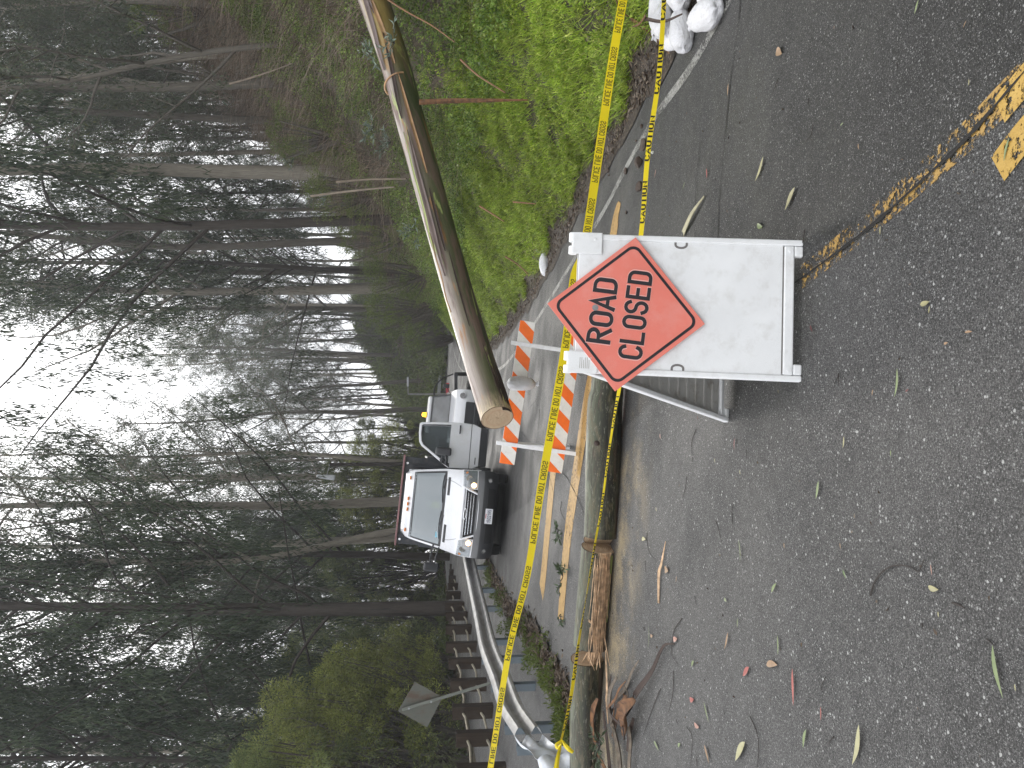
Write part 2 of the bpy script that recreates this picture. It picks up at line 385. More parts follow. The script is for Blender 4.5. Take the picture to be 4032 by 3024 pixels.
# ------------------------------------------------------------------ many small leaves and blades as one mesh
def leaves(pos, dr, L, Wd, rng, bend=.0):
    """diamond leaves: pos (n,3), dr unit (n,3), length and width arrays"""
    n = len(pos); r = rng.normal(size=(n, 3)); sd_ = np.cross(dr, r); sd_ /= np.linalg.norm(sd_, axis=1)[:, None]+1e-9
    nn = np.cross(dr, sd_); L = np.broadcast_to(L, n)[:, None]; Wd = np.broadcast_to(Wd, n)[:, None]
    mid = pos+dr*L*.42+nn*L*bend
    Vv = np.stack([pos, mid+sd_*Wd*.5, pos+dr*L, mid-sd_*Wd*.5], 1).reshape(-1, 3)
    return Vv, np.arange(n*4).reshape(-1, 4)
def blades(pos, up, L, Wd, rng, droop=.5):
    n = len(pos); a = rng.normal(size=(n, 3)); a[:, 2] = 0; a /= np.linalg.norm(a, axis=1)[:, None]
    sd_ = np.cross(a, np.array([0, 0, 1.])); L = np.broadcast_to(L, n)[:, None]; Wd = np.broadcast_to(Wd, n)[:, None]
    dr = up+a*droop*.5; m1 = pos+dr*L*.55; tip = m1+(up*.35+a*droop)*L*.55
    Vv = np.stack([pos-sd_*Wd*.5, pos+sd_*Wd*.5, m1+sd_*Wd*.4, m1-sd_*Wd*.4, tip], 1)
    Vv = np.stack([Vv[:, 0], Vv[:, 1], Vv[:, 2], Vv[:, 3], Vv[:, 3], Vv[:, 2], tip+sd_*Wd*.06, tip-sd_*Wd*.06], 1).reshape(-1, 3)
    return Vv, np.arange(n*8).reshape(-1, 4)
def unit(a): return a/(np.linalg.norm(a, axis=1)[:, None]+1e-9)
GRASS = leafmat('grass_green', [(.10,.19,.012),(.25,.35,.035),(.38,.46,.075),(.16,.26,.028),(.46,.48,.14)], .4, var=(7, .38, 1.45))
IVY = leafmat('bank_leaf_green', [(.045,.080,.016),(.10,.165,.028),(.17,.25,.045),(.07,.115,.025),(.22,.26,.07)], .3, .42, var=(4, .45, 1.6))
SHRUB = leafmat('hill_shrub_green', [(.05,.07,.022),(.09,.12,.032),(.14,.175,.045),(.07,.085,.034)], .35)
OLIVE = leafmat('olive_shrub_green', [(.07,.10,.022),(.11,.15,.03),(.15,.19,.045),(.08,.10,.03)], .4)
DRY = leafmat('dry_brush_brown', [(.07,.05,.034),(.15,.112,.080),(.27,.22,.175),(.11,.075,.052)], .1, .8, var=(1.3, .45, 1.5))
CHIPS = leafmat('fallen_leaf_brown', [(.035,.024,.018),(.075,.052,.036),(.13,.095,.065),(.22,.18,.14),(.055,.03,.022)], .1, .6)
EUC = leafmat('eucalyptus_leaf', [(.042,.062,.038),(.068,.092,.052),(.095,.112,.066),(.06,.072,.05),(.12,.12,.06)], .35, .45)
EUCD = leafmat('dark_weeping_leaf', [(.026,.042,.024),(.048,.070,.036),(.070,.092,.046)], .4, .5)
BUSH = leafmat('bushy_tree_leaf', [(.15,.175,.045),(.25,.285,.07),(.33,.35,.10),(.17,.20,.06)], .55, .5, var=(1.6, .5, 1.4))
WATTLE = leafmat('feathery_dark_leaf', [(.08,.105,.038),(.13,.165,.056),(.19,.21,.075)], .5, .5, var=(1.6, .5, 1.4))
rng = np.random.RandomState(11)
def on_bank(n, s0, s1, e0, e1, bias=1.0):
    s = s0+(s1-s0)*rng.rand(n)**bias; e = rng.uniform(e0, e1, n); x, y = from_sd(s, e+PAVR)
    return x, y, s, e
# grass
nt_ = 15000
x, y, s, e = on_bank(nt_, 1.5, 40, .2, 3.9, 1.35)
edge = .44+.24*wob(x, y, 1.7, 2); top = 2.45+.5*wob(x, y, .8, 6)+.05*s
gap = wob(x, y, 1.9, 8)
keep = (e > edge) & (e < top) & ((gap < .42) | (rng.rand(nt_) < .15))
x, y, e, s = x[keep], y[keep], e[keep], s[keep]; nt_ = len(x)
size = (.55+.75*rng.rand(nt_))*(.75+.5*(.5+.5*wob(x, y, 3.1, 1))); per = 24
k = np.repeat(np.arange(nt_), per); th = rng.rand(len(k))*2*np.pi; rr_ = np.sqrt(rng.rand(len(k)))
ox, oy = np.cos(th)*rr_, np.sin(th)*rr_
bx0 = x[k]+ox*.075*size[k]; by0 = y[k]+oy*.075*size[k]; z = height(bx0, by0)
up = unit(np.stack([-.30+ox*.9+rng.normal(0, .22, len(k)), oy*.9+rng.normal(0, .22, len(k)), np.ones(len(k))], 1))
L = (.10+.15*rng.rand(len(k)))*size[k]
Vv, Ff = blades(np.stack([bx0, by0, z-.01], 1), up, L, .007+.009*rng.rand(len(k)), rng, .8)
tag(np_mesh('grass', Vv, Ff, GRASS), kind='stuff')
def clumps(nc, xyse, per, r0, r1, L0, L1, name, mat, flat=.7, wr=.5, lift=.15, dirz=.3, bend=.08, kind='stuff', hfun=height):
    x, y = xyse; z = hfun(x, y); rr = rng.uniform(r0, r1, len(x)); k = np.repeat(np.arange(len(x)), per)
    th = rng.rand(len(k))*2*np.pi; u = rng.rand(len(k)); ph = np.arccos(u*1.15-.15)
    rad = rr[k]*(.55+.45*rng.rand(len(k))**.5)*(1+.25*np.sin(th*3+k))
    dv = np.stack([np.sin(ph)*np.cos(th), np.sin(ph)*np.sin(th), np.cos(ph)*flat], 1)
    pos = np.stack([x[k], y[k], z[k]+lift*rr[k]], 1)+dv*rad[:, None]
    dr = unit(dv+rng.normal(0, .7, (len(k), 3))+np.array([0, 0, dirz]))
    Ll = rng.uniform(L0, L1, len(k)); Vv, Ff = leaves(pos, dr, Ll, Ll*wr, rng, bend)
    return tag(np_mesh(name, Vv, Ff, mat), kind=kind)
# ivy and scrub over the bank above the grass
x, y, s, e = on_bank(3400, .5, 52, 2.2, 9.5, 1.2)
k = (wob(x, y, .9, 4) > -.30) | (e < 4)
clumps(0, (x[k], y[k]), 150, .18, .50, .035, .075, 'ivy_ground_cover', IVY)
x, y, s, e = on_bank(200, 4, 60, 4, 9, 1.1); k = wob(x, y, .7, 9) > .15
clumps(0, (x[k], y[k]), 300, .35, .8, .05, .09, 'hillside_scrub', OLIVE)
x, y, s, e = on_bank(150, 12, 75, 15, 22, 1.0)
clumps(0, (x, y), 420, .7, 1.7, .09, .17, 'hilltop_scrub', SHRUB)
# low weeds among the grass
x, y, s, e = on_bank(900, 2, 26, .5, 3.4, 1.2)
clumps(0, (x, y), 70, .07, .20, .025, .05, 'low_green_weeds', GRASS, wr=.6)
# dry brush: many thin arched twigs
def twigs(n, x, y, Lr, w, mat, name, arch=.6, vert=.9):
    z = height(x, y); d0 = unit(np.stack([rng.normal(-.25, .7, n), rng.normal(0, .7, n), np.abs(rng.normal(vert, .4, n))], 1))
    Lt = rng.uniform(Lr[0], Lr[1], n); P0 = np.stack([x, y, z-.05], 1); K = 5; rows = []
    side = unit(np.cross(d0, rng.normal(size=(n, 3))))
    fall = unit(np.stack([rng.normal(-.6, .8, n), rng.normal(0, .8, n), -np.ones(n)*.6], 1))
    for i in range(K):
        t = i/(K-1); p = P0+d0*(Lt*t)[:, None]+fall*(Lt*t*t*arch)[:, None]
        ww = (w*(1-.7*t))*rng.uniform(.7, 1.3, n)
        rows.append(np.stack([p-side*ww[:, None]*.5, p+side*ww[:, None]*.5], 1))
    A = np.stack(rows, 1); Vv = A.reshape(-1, 3); b = np.arange(n)[:, None]*2*K; f = []
    for i in range(K-1): f.append(np.stack([b[:, 0]+2*i, b[:, 0]+2*i+1, b[:, 0]+2*i+3, b[:, 0]+2*i+2], 1))
    return tag(np_mesh(name, Vv, np.concatenate(f), mat), kind='stuff')
x, y, s, e = on_bank(70000, 1, 66, 4.6, 19, 1.2); k = wob(x, y, .55, 12) > -.75+.5*(e < 6.5); x, y = x[k], y[k]
twigs(len(x), x, y, (.5, 1.8), .013, DRY, 'dry_brush', .7)
x, y, s, e = on_bank(15000, 1, 40, 2.6, 7.5, 1.15)
twigs(len(x), x, y, (.5, 1.1), .009, DRY, 'dry_stems', .6)
# fallen leaves lying in the verge and on the litter strip by the guardrail
def flat_leaves(x, y, L0, L1, mat, name, up=.015, wr=.3):
    n = len(x); z = height(x, y)+up+rng.rand(n)*.03; a = rng.rand(n)*6.283
    dr = unit(np.stack([np.cos(a), np.sin(a), rng.normal(0, .35, n)], 1)); Ll = rng.uniform(L0, L1, n)
    Vv, Ff = leaves(np.stack([x, y, z], 1), dr, Ll, Ll*wr, rng, .12); return tag(np_mesh(name, Vv, Ff, mat), kind='stuff')
x, y, s, e = on_bank(26000, -1, 40, -.22, 1.2, 1.3); k = (e > .0+.1*wob(x, y, 2.7, 1)) & ((e < 1) | (rng.rand(len(x)) < .4))
flat_leaves(x[k], y[k], .03, .09, CHIPS, 'fallen_leaves_in_verge')
LS = smooth_pts(g2((1919,2204),(1958,2290),(2004,2385),(2060,2440),(2107,2502),(2170,2620),(2235,2739),(2262,2850),(2300,2960),(2340,3060)), 8)
surf_strip('leaf_litter_kerb', LS, [.35,.35,.4,.42,.36,.3], LITTER, .035, 'stuff', wj=.35)
LSn = np.array(LS); i = rng.randint(0, len(LSn)-1, 5200); t = rng.rand(5200)[:, None]
q = LSn[i]*(1-t)+LSn[i+1]*t+rng.normal(0, .11, (5200, 2))
flat_leaves(q[:, 0], q[:, 1], .04, .11, CHIPS, 'fallen_leaves_by_guardrail', .04)
i = rng.randint(0, len(LSn)-1, 150); q = LSn[i]+rng.normal(0, .16, (150, 2))+np.array([-.12, .1])
k_ = wob(q[:, 0], q[:, 1], 2.0, 3) > -.2; q = q[k_]
clumps(0, (q[:, 0], q[:, 1]), 60, .06, .16, .04, .09, 'weeds_by_guardrail', OLIVE, flat=.9, wr=.3)
# the far hillside across the bend
n = 2100; x = rng.uniform(-12, 40, n); y = rng.uniform(52, 100, n); s, d = to_sd(x, y); k = (d < -4.6)
clumps(0, (x[k], y[k]), 150, .7, 1.9, .16, .34, 'far_hillside_scrub', SHRUB)
n = 700; x = rng.uniform(-14, 34, n); y = rng.uniform(50, 88, n); s, d = to_sd(x, y); k = (d < -4.2) & (wob(x, y, .3, 2) > 0)
clumps(0, (x[k], y[k]), 150, .5, 1.4, .14, .28, 'far_hillside_bushes', OLIVE)
n = 22000; x = rng.uniform(-10, 36, n); y = rng.uniform(54, 92, n); s, d = to_sd(x, y); k = (d < -5)
twigs(int(k.sum()), x[k], y[k], (1., 2.6), .03, DRY, 'far_dry_brush', .7)
# undergrowth beyond the wooden fence
n = 1500; x = rng.uniform(-45, -6, n); y = rng.uniform(10, 75, n); s, d = to_sd(x, y); k = (d < PAVL-.9)&(wob(x,y,.5,7)>-.5)
clumps(0, (x[k], y[k]), 170, .35, 1.0, .10, .2, 'undergrowth_beyond_fence', SHRUB)
n = 20000; x = rng.uniform(-40, -6, n); y = rng.uniform(8, 60, n); s, d = to_sd(x, y); k = (d < PAVL-.2)
flat_leaves(x[k], y[k], .1, .25, CHIPS, 'forest_floor_leaves')
# ------------------------------------------------------------------ trees
def cyl_rings(P, rad, n=7):
    mb = MB(); mb.tube(P, rad, n, False); return mb
def merge_tubes(tubes):
    mb = MB()
    for P, r, n in tubes: mb.tube(P, r, n, False)
    return mb
def euc_tree(seed, H=30, r0=.35, t0=.32, nl=15, spread=1.0, dens=1.0, lean=.03, fork=None, leafL=.30, leafW=.075, droop=.9, asc=1.0, K=8):
    rg = np.random.RandomState(seed); tubes = []
    n = 16; t = np.linspace(0, 1, n); ph = rg.rand(4)*6
    P = np.stack([lean*H*t+H*.012*np.sin(t*5+ph[0])+H*.005*np.sin(t*13+ph[1]), H*.012*np.sin(t*4+ph[2]), t*H], 1); P[:, :2] -= P[0, :2]; P[0, 2] = -.4
    rad = r0*(1-t*.93)**.75; rad[0] *= 1.25
    tubes.append((P, rad, 9)); LP = []; LD = []
    def limb(p0, d0, L, r, depth, k=6):
        d = np.array(d0, float); pts = [np.array(p0, float)]; cur = pts[0].copy()
        for i in range(k):
            d = d+rg.normal(0, .16, 3); d[2] += (.10 if depth == 0 else -.02)*asc; d /= np.linalg.norm(d); cur = cur+d*L/k; pts.append(cur.copy())
        rr = np.linspace(r, r*.25, k+1); tubes.append((np.array(pts), rr, 5 if depth == 0 else 3)); return np.array(pts), d
    def spray(c, k, R_):
        q = rg.normal(0, 1, (k, 3))*np.array([R_, R_, R_*.75])*.5; LP.append(c+q)
        LD.append(unit(np.stack([rg.normal(0, .5, k), rg.normal(0, .5, k), -np.abs(rg.normal(droop, .5, k))], 1)))
    for i in range(nl):
        tt = t0+(0.985-t0)*(i+rg.rand()*.7)/nl; p0 = np.array([np.interp(tt, t, P[:, j]) for j in range(3)])
        az = i*2.4+rg.rand()*1.2; L = H*(.10+.19*(1-tt)**.7)*spread*rg.uniform(.7, 1.25); el = rg.uniform(.45, 1.05)
        d0 = [math.cos(az)*math.cos(el), math.sin(az)*math.cos(el), math.sin(el)]
        pts, dl = limb(p0, d0, L, max(.03, r0*(1-tt)*.42+.02), 0)
        for j in range(K):
            f = rg.uniform(.3, 1.0); q0 = np.array([np.interp(f*6, np.arange(7), pts[:, c]) for c in range(3)])
            dd = unit((dl+rg.normal(0, .75, 3)+[0, 0, .15])[None])[0]; l2 = L*rg.uniform(.2, .42)
            p2, _ = limb(q0, dd, l2, .022, 1, 4)
            for c in p2[1:]:
                spray(c+rg.normal(0, .15, 3), int(9*dens*rg.uniform(.6, 1.5)), .55*min(1.4, .6+l2*.2))
    return tubes, np.concatenate(LP), np.concatenate(LD), leafL, leafW, rg
def weep_tree(seed, H=24, r0=.38, nl=34, dens=1.0, t0=.12, Lf=.3):
    rg = np.random.RandomState(seed); tubes = []; n = 14; t = np.linspace(0, 1, n)
    P = np.stack([.03*H*np.sin(t*2.2), .01*H*np.sin(t*5), t*H], 1); P[0, 2] = -.4
    tubes.append((P, r0*(1-t*.94)**.8, 9)); LP = []; LD = []
    for i in range(nl):
        tt = t0+(.97-t0)*(i+rg.rand())/nl; p0 = np.array([np.interp(tt, t, P[:, j]) for j in range(3)])
        az = i*2.4+rg.rand(); L = H*(.10+Lf*(1-tt)**.6)*rg.uniform(.7, 1.2); el = rg.uniform(.5, .9); k = 7
        d = np.array([math.cos(az)*math.cos(el), math.sin(az)*math.cos(el), math.sin(el)]); pts = [p0]; cur = p0
        for q in range(k):
            d = d+rg.normal(0, .10, 3); d[2] += .02; d /= np.linalg.norm(d); cur = cur+d*L/k; pts.append(cur)
        pts = np.array(pts); tubes.append((pts, np.linspace(.055, .015, k+1), 4))
        for j in range(int(16*dens)):
            f = rg.uniform(.25, 1); q0 = np.array([np.interp(f*k, np.arange(k+1), pts[:, c]) for c in range(3)])+rg.normal(0, .25, 3)
            ln = rg.uniform(.6, 2.0); m = int(30*dens); u = rg.rand(m)
            off = np.array([rg.normal(0, .25), rg.normal(0, .25), -1])
            LP.append(q0+off*(u*ln)[:, None]+rg.normal(0, .13, (m, 3)))
            LD.append(unit(np.stack([rg.normal(0, .35, m), rg.normal(0, .35, m), -np.ones(m)], 1)))
    return tubes, np.concatenate(LP), np.concatenate(LD), .24, .046, rg
def bush_tree(seed, H=7, Wd=3.5, nb=55, per=150, leaf=.16, stems=5, narrow=.28, dr0=.1):
    rg = np.random.RandomState(seed); tubes = []; LP = []; LD = []
    for i in range(stems):
        az = rg.rand()*6.28; P = np.array([[0, 0, -.3], [math.cos(az)*Wd*.15, math.sin(az)*Wd*.15, H*.3], [math.cos(az)*Wd*.33, math.sin(az)*Wd*.33, H*.8]])
        P[1] += rg.normal(0, .1, 3); tubes.append((P, [.10, .06, .02], 6))
    for i in range(nb):
        u = rg.rand()**.8; az = rg.rand()*6.28; rad = Wd*.5*math.sqrt(max(.05, 1-(2*u-.75)**2/1.8))*rg.uniform(.4, 1)
        c = np.array([math.cos(az)*rad, math.sin(az)*rad, H*(.08+.9*u)]); r = rg.uniform(.25, .65)*Wd/4.5
        dv = unit(rg.normal(size=(per, 3))); LP.append(c+dv*r*(.5+.5*rg.rand(per, 1))*np.array([1, 1, .8])); LD.append(unit(dv+rg.normal(0, .6, (per, 3))+[0, 0, dr0]))
        tubes.append((np.array([[0, 0, H*.25*u], c*.6+[0, 0, 0], c]), [.03, .02, .008], 3))
    return tubes, np.concatenate(LP), np.concatenate(LD), leaf, leaf*narrow, rg
def make_proto(data, bark, leaf):
    tubes, LP, LD, l, w, rg = data
    mb = merge_tubes(tubes); t = mb.build('trunk', bark, None, smooth=180)
    n = len(LP); Vv, Ff = leaves(LP, LD, l*rg.uniform(.6, 1.3, n), w*rg.uniform(.7, 1.3, n), rg, .06)
    c = np_mesh('crown', Vv, Ff, leaf); me = (t.data, c.data)
    bpy.data.objects.remove(t); bpy.data.objects.remove(c); return me
PR = {
 'tall': make_proto(euc_tree(1, 32, .30, .36, 19, .95, 1.5, leafL=.22, leafW=.062), BK_PALE, EUC),
 'tallb': make_proto(euc_tree(2, 30, .25, .26, 20, .85, 1.5, leafL=.22, leafW=.055), BK_MID, EUC),
 'open': make_proto(euc_tree(3, 26, .22, .34, 14, 1.3, 1.5, .05, leafL=.21, leafW=.052), BK_MID, EUC),
 'slim': make_proto(euc_tree(4, 28, .15, .30, 18, .70, 1.3, leafL=.22, leafW=.052), BK_PALE, EUC),
 'slimb': make_proto(euc_tree(5, 22, .12, .18, 17, .8, 1.5, .06, leafL=.2, leafW=.05), BK_MID, EUC),
 'young': make_proto(euc_tree(6, 15, .085, .10, 18, 1.0, 1.5, .05, leafL=.16, leafW=.04), BK_MID, EUC),
 'weep': make_proto(weep_tree(7, 24, .27, 40, 1.25), BK_DARK, EUCD),
 'weepb': make_proto(weep_tree(8, 20, .17, 34, 1.25, .2, .36), BK_DARK, EUCD),
 'bush': make_proto(bush_tree(9, 6.5, 4.4, 80, 250, .11), BK_MID, BUSH),
 'bushd': make_proto(bush_tree(10, 7.5, 4.6, 80, 260, .14, 4, .2, -.4), BK_DARK, WATTLE),
 'shrub': make_proto(bush_tree(12, 2.6, 2.6, 34, 200, .07), BK_MID, OLIVE),
}
def plant(kind, x, y, rz=0, sc=1.0, label=None, cat='tree', group=None, name='eucalyptus_tree', sxy=None, tilt=0, z=None, sway=0):
    o = bpy.data.objects.new(name, None); COL.objects.link(o)
    o.location = (x, y, (hz(x, y) if z is None else z)); o.rotation_euler = (sway, tilt, rz); s2 = sxy or sc; o.scale = (s2, s2, sc)
    tag(o, label, cat, group)
    for nm, me in zip(('trunk', 'crown'), PR[kind]):
        c = bpy.data.objects.new(nm, me); COL.objects.link(c); c.parent = o
    return o
def xy_at(yi, dist): return ((1512-yi)/FPX*dist/cp, dist)
# trees one can tell apart: (kind, photo row of the trunk, distance, turn, height scale, girth scale, tilt, name, label)
NAMED = [
 ('tall', 693, 30, 0.3, 1.05, .95, 0, 'eucalyptus_tree', 'tall thick pale-trunked eucalyptus rising from the hillside above the fallen trunk'),
 ('weepb', 868, 27, 2.0, 1.45, 1.15, -.0, 'weeping_tree', 'slender dark weeping tree eucalyptus just left of the thick pale hillside one'),
 ('tall', 1135, 44, 1.2, 1.0, 1.0, 0, 'eucalyptus_tree', 'straight pale eucalyptus behind the tip of the brown slope with long limbs leaning left'),
 ('tallb', 1215, 56, 4.2, 1.0, .9, 0, 'eucalyptus_tree', 'leafy grey eucalyptus standing right of the bright gap above the bend'),
 ('open', 1612, 64, 2.6, 1.02, 1.0, 0, 'eucalyptus_tree', 'round-crowned eucalyptus standing directly behind the white pickup'),
 ('slim', 1820, 46, .5, 1.0, 1.0, 0, 'eucalyptus_tree', 'thin pale eucalyptus rising behind the open truck door'),
 ('tall', 1965, 38, 2.2, 1.0, .85, -.03, 'eucalyptus_tree', 'tall grey eucalyptus rising behind the roof of the dump truck'),
 ('slim', 2060, 34, 3.1, .9, 1.2, .02, 'eucalyptus_tree', 'pale eucalyptus just left of the dump truck roof'),
 ('weep', 2390, 27, 1.0, 1.15, 1.0, .0, 'weeping_tree', 'big dark weeping tree with a thick black trunk behind the wooden fence'),
 ('weepb', 2680, 32, 2.7, 1.25, 1.0, 0, 'weeping_tree', 'dark weeping tree on the left side behind the tilted sign'),
 ('weepb', 2960, 26, 1.4, 1.0, 1.0, 0, 'weeping_tree', 'dark drooping tree at the far left edge above the green bushes'),
 ('weepb', 2780, 30, 4.0, 1.05, 1.1, 0, 'weeping_tree', 'dark drooping tree rising right above the rusty sign'),
 ('open', 1400, 82, 1.4, 1.0, 1.0, 0, 'eucalyptus_tree', 'distant open eucalyptus in the bright gap left of the straight pale hillside trunk'),
 ('open', 1500, 74, 3.4, .8, .9, 0, 'eucalyptus_tree', 'lower rounded eucalyptus in the bright gap right above the far hill slope'),
 ('tall', 2870, 36, 1.9, .95, .8, .02, 'eucalyptus_tree', 'pale eucalyptus trunk at the far left over the green bushes'),
 ('weepb', 2190, 36, 5.0, 1.1, 1.1, .05, 'weeping_tree', 'dark weeping tree leaning over the passenger side of the dump truck'),
 ('open', 2330, 48, 1.1, .95, 1.0, 0, 'eucalyptus_tree', 'grey open eucalyptus behind the thick black weeping trunk'),
 ('tallb', 350, 26, 2.5, .85, .6, .10, 'eucalyptus_tree', 'forked grey eucalyptus leaning on the upper hillside'),
 ('tallb', 60, 26, 4.1, .8, .55, -.12, 'eucalyptus_tree', 'leaning grey eucalyptus at the right edge on the hilltop'),
 ('open', 500, 33, .9, .9, .75, -.08, 'eucalyptus_tree', 'eucalyptus with smooth curving limbs on the hill crest'),
 ('young', 200, 21, 2.2, 1.0, 1.0, .1, 'eucalyptus_tree', 'young bushy eucalyptus on the hilltop above the brown brush'),
 ('tallb', 960, 40, 5.5, 1.0, .9, 0, 'eucalyptus_tree', 'leafy eucalyptus filling the gap between the two straight hillside trunks'),
]
for (kd, yi, dist, rz, sc, sg, tilt, nm, lab) in NAMED:
    x, y = xy_at(yi, dist); plant(kd, x, y, rz, sc, lab, 'tree', None, nm, sg, tilt)
rt = np.random.RandomState(5)
fill = []
for i in range(900):
    yi = rt.uniform(-150, 3170); dist = rt.uniform(42, 100); x, y = xy_at(yi, dist); s_, d_ = to_sd(x, y)
    if -5.5 < d_[0] < 6: continue
    if 1270 < yi < 1600 and dist < 92: continue
    if any(math.hypot(x-a, y-b) < 3.0 for a, b in fill): continue
    if len(fill) >= 125: break
    fill.append((x, y))
    kd = rt.choice(['tall', 'tallb', 'slim', 'slimb', 'open', 'slim', 'weepb' if yi > 1950 or yi < 1250 else 'slim'])
    plant(kd, x, y, rt.rand()*6.28, rt.uniform(.75, 1.1), 'eucalyptus in the crowded stand of distant trees behind the road', 'tree', 'distant trees in the eucalyptus stand', 'eucalyptus_tree' if kd != 'weepb' else 'weeping_tree')
for i, (yi, dist, sc, kd) in enumerate([(2590,30,.6,'bush'),(2700,26,.75,'bush'),(2800,24,.95,'bush'),(2900,23,.85,'bush'),(3000,22,.95,'bush'),(3090,21,.9,'bushd'),(2950,28,1.2,'bush'),(2740,31,1.05,'bush'),
        (2640,33,1.0,'bushd'),(2450,42,.8,'bushd'),(2350,45,.9,'bush'),(2240,44,.9,'bushd'),(2130,46,1.1,'bushd'),(1990,45,.95,'bush'),(1880,48,1.0,'bushd'),(1790,52,1.0,'bush'),(1700,60,.9,'bushd'),(2550,44,1.2,'bushd'),(2850,33,1.4,'bush'),(3010,32,1.4,'bushd')]):
    x, y = xy_at(yi, dist)
    plant(kd, x, y, i*1.7, sc, 'leafy green understorey tree growing beyond the wooden fence', 'bushy tree', 'understorey trees beyond the fence', 'understorey_tree')
for i, (yi, dist, sc) in enumerate([(110,27,1.0),(1210,36,1.3),(1090,31,1.0),(1280,44,1.3),(560,24,.8),(780,27,1.0),(950,30,1.0),(1330,50,1.2)]):
    x, y = xy_at(yi, dist)
    plant('shrub', x, y, i*2.1, sc, 'bright green shrub growing on the hillside crest', 'shrub', 'bright shrubs on the hillside', 'hillside_shrub')

ry = np.random.RandomState(17); ypos = []
for i in range(400):
    if len(ypos) >= 58: break
    s_ = ry.uniform(9, 72); e_ = ry.uniform(11, 30); x, y = from_sd([s_], [PAVR+e_]); x, y = float(x[0]), float(y[0])
    if any(math.hypot(x-a, y-b) < 1.6 for a, b in ypos): continue
    if x/y > .62: continue
    ypos.append((x, y)); kd = ['young', 'slimb', 'young', 'slim'][i % 4]
    plant(kd, x, y, ry.rand()*6.28, ry.uniform(.5, 1.0) if kd == 'young' else ry.uniform(.4, .75), 'thin young eucalyptus among the thicket on the crest of the right hillside', 'tree', 'young trees on the hillside crest', 'young_eucalyptus_tree', tilt=ry.normal(0, .07), sway=ry.normal(0, .06))

for i, (x, y, kd, sc) in enumerate([(-3,-18,'tallb',.9),(5,-24,'open',1),(0,-30,'tall',1),(9,-34,'weep',1.1),(-10,-34,'open',1.1)]):
    plant(kd, x, y, i*1.3, sc, 'tall roadside tree behind the viewpoint, mirrored in the truck windscreen', 'tree', 'trees behind the viewpoint', 'roadside_tree')

for i, (yi, dist, kd, sc) in enumerate([(1255,84,'open',.8),(1300,95,'slim',.8),(1335,88,'open',.75),(1365,104,'slim',.95),(1400,92,'slimb',.95),(1430,112,'tallb',.85),(1455,96,'open',.7),(1490,108,'slim',.9),(1525,90,'slimb',.85),(1550,104,'open',.8),(1580,88,'slimb',.85),(1600,112,'tallb',.8),(1345,118,'tallb',.8),(1475,120,'tall',.75),(1640,95,'open',.8),(1690,100,'tallb',.7),(1230,100,'tallb',.75),(1510,84,'young',.9),(1420,86,'young',.9),(1330,80,'young',1.0),(1280,82,'young',1.1),(1560,86,'young',.8)]):
    x, y = xy_at(yi, dist)
    plant(kd, x, y, i*1.9, sc, 'hazy far tree seen through the bright gap above the distant road bend', 'tree', 'far trees in the bright gap', 'eucalyptus_tree')
# ------------------------------------------------------------------ stroke lettering
def _arc(cx, cy, rx, ry, a0, a1, n=9):
    return [(cx+rx*math.cos(R(a0+(a1-a0)*i/n)), cy+ry*math.sin(R(a0+(a1-a0)*i/n))) for i in range(n+1)]
w_ = .46; h_ = w_/2
GL = {
 'O': [_arc(h_,1-h_,h_,h_,0,180)+_arc(h_,h_,h_,h_,180,360)+[(w_,1-h_)]],
 'C': [_arc(h_,1-h_,h_,h_,12,180)+_arc(h_,h_,h_,h_,180,348)],
 'D': [[(0,0),(0,1)]+_arc(w_-.24,1-.24,.24,.24,90,0,6)+_arc(w_-.24,.24,.24,.24,0,-90,6)+[(0,0)]],
 'R': [[(0,0),(0,1)]+_arc(w_-.24,.76,.24,.24,90,-90,9)+[(0,.52)], [(.2,.5),(w_+.02,0)]],
 'P': [[(0,0),(0,1)]+_arc(w_-.24,.75,.24,.25,90,-90,9)+[(0,.50)]],
 'A': [[(-.02,0),(h_,1.0),(w_+.02,0)], [(.10,.3),(w_-.10,.3)]],
 'L': [[(0,1),(0,0),(w_-.04,0)]], 'E': [[(w_-.03,1),(0,1),(0,0),(w_-.03,0)], [(0,.52),(w_-.1,.52)]],
 'S': [_arc(h_,.76,h_,.24,15,265,12)+_arc(h_,.26,h_,.26,85,-165,12)],
 'I': [[(0,0),(0,1)]], 'N': [[(0,0),(0,1),(w_,0),(w_,1)]], 'T': [[(0,1),(w_,1)], [(h_,1),(h_,0)]],
 'U': [[(0,1)]+_arc(h_,h_,h_,h_,180,360)+[(w_,1)]],
 '1': [[(.05,.8),(.2,1),(.2,0)]], '0': [_arc(h_,1-h_,h_,h_,0,180)+_arc(h_,h_,h_,h_,180,360)+[(w_,1-h_)]],
 '5': [[(w_-.03,1),(.03,1),(0,.58)]+_arc(h_,.32,h_,.32,100,-150,10)], '2': [_arc(h_,.74,h_,.26,170,-20,9)+[(0,0),(w_,0)]],
 '9': [_arc(h_,.70,h_,.30,-10,350,12), [(w_,.7),(w_*.95,.3),(w_*.6,.02),(.08,.02)]], '4': [[(w_*.75,0),(w_*.75,1),(0,.3),(w_,.3)]],
 'X': [[(0,0),(w_,1)], [(0,1),(w_,0)]], 'V': [[(0,1),(h_,0),(w_,1)]],
}
GW = {'I': 0, '1': .22}
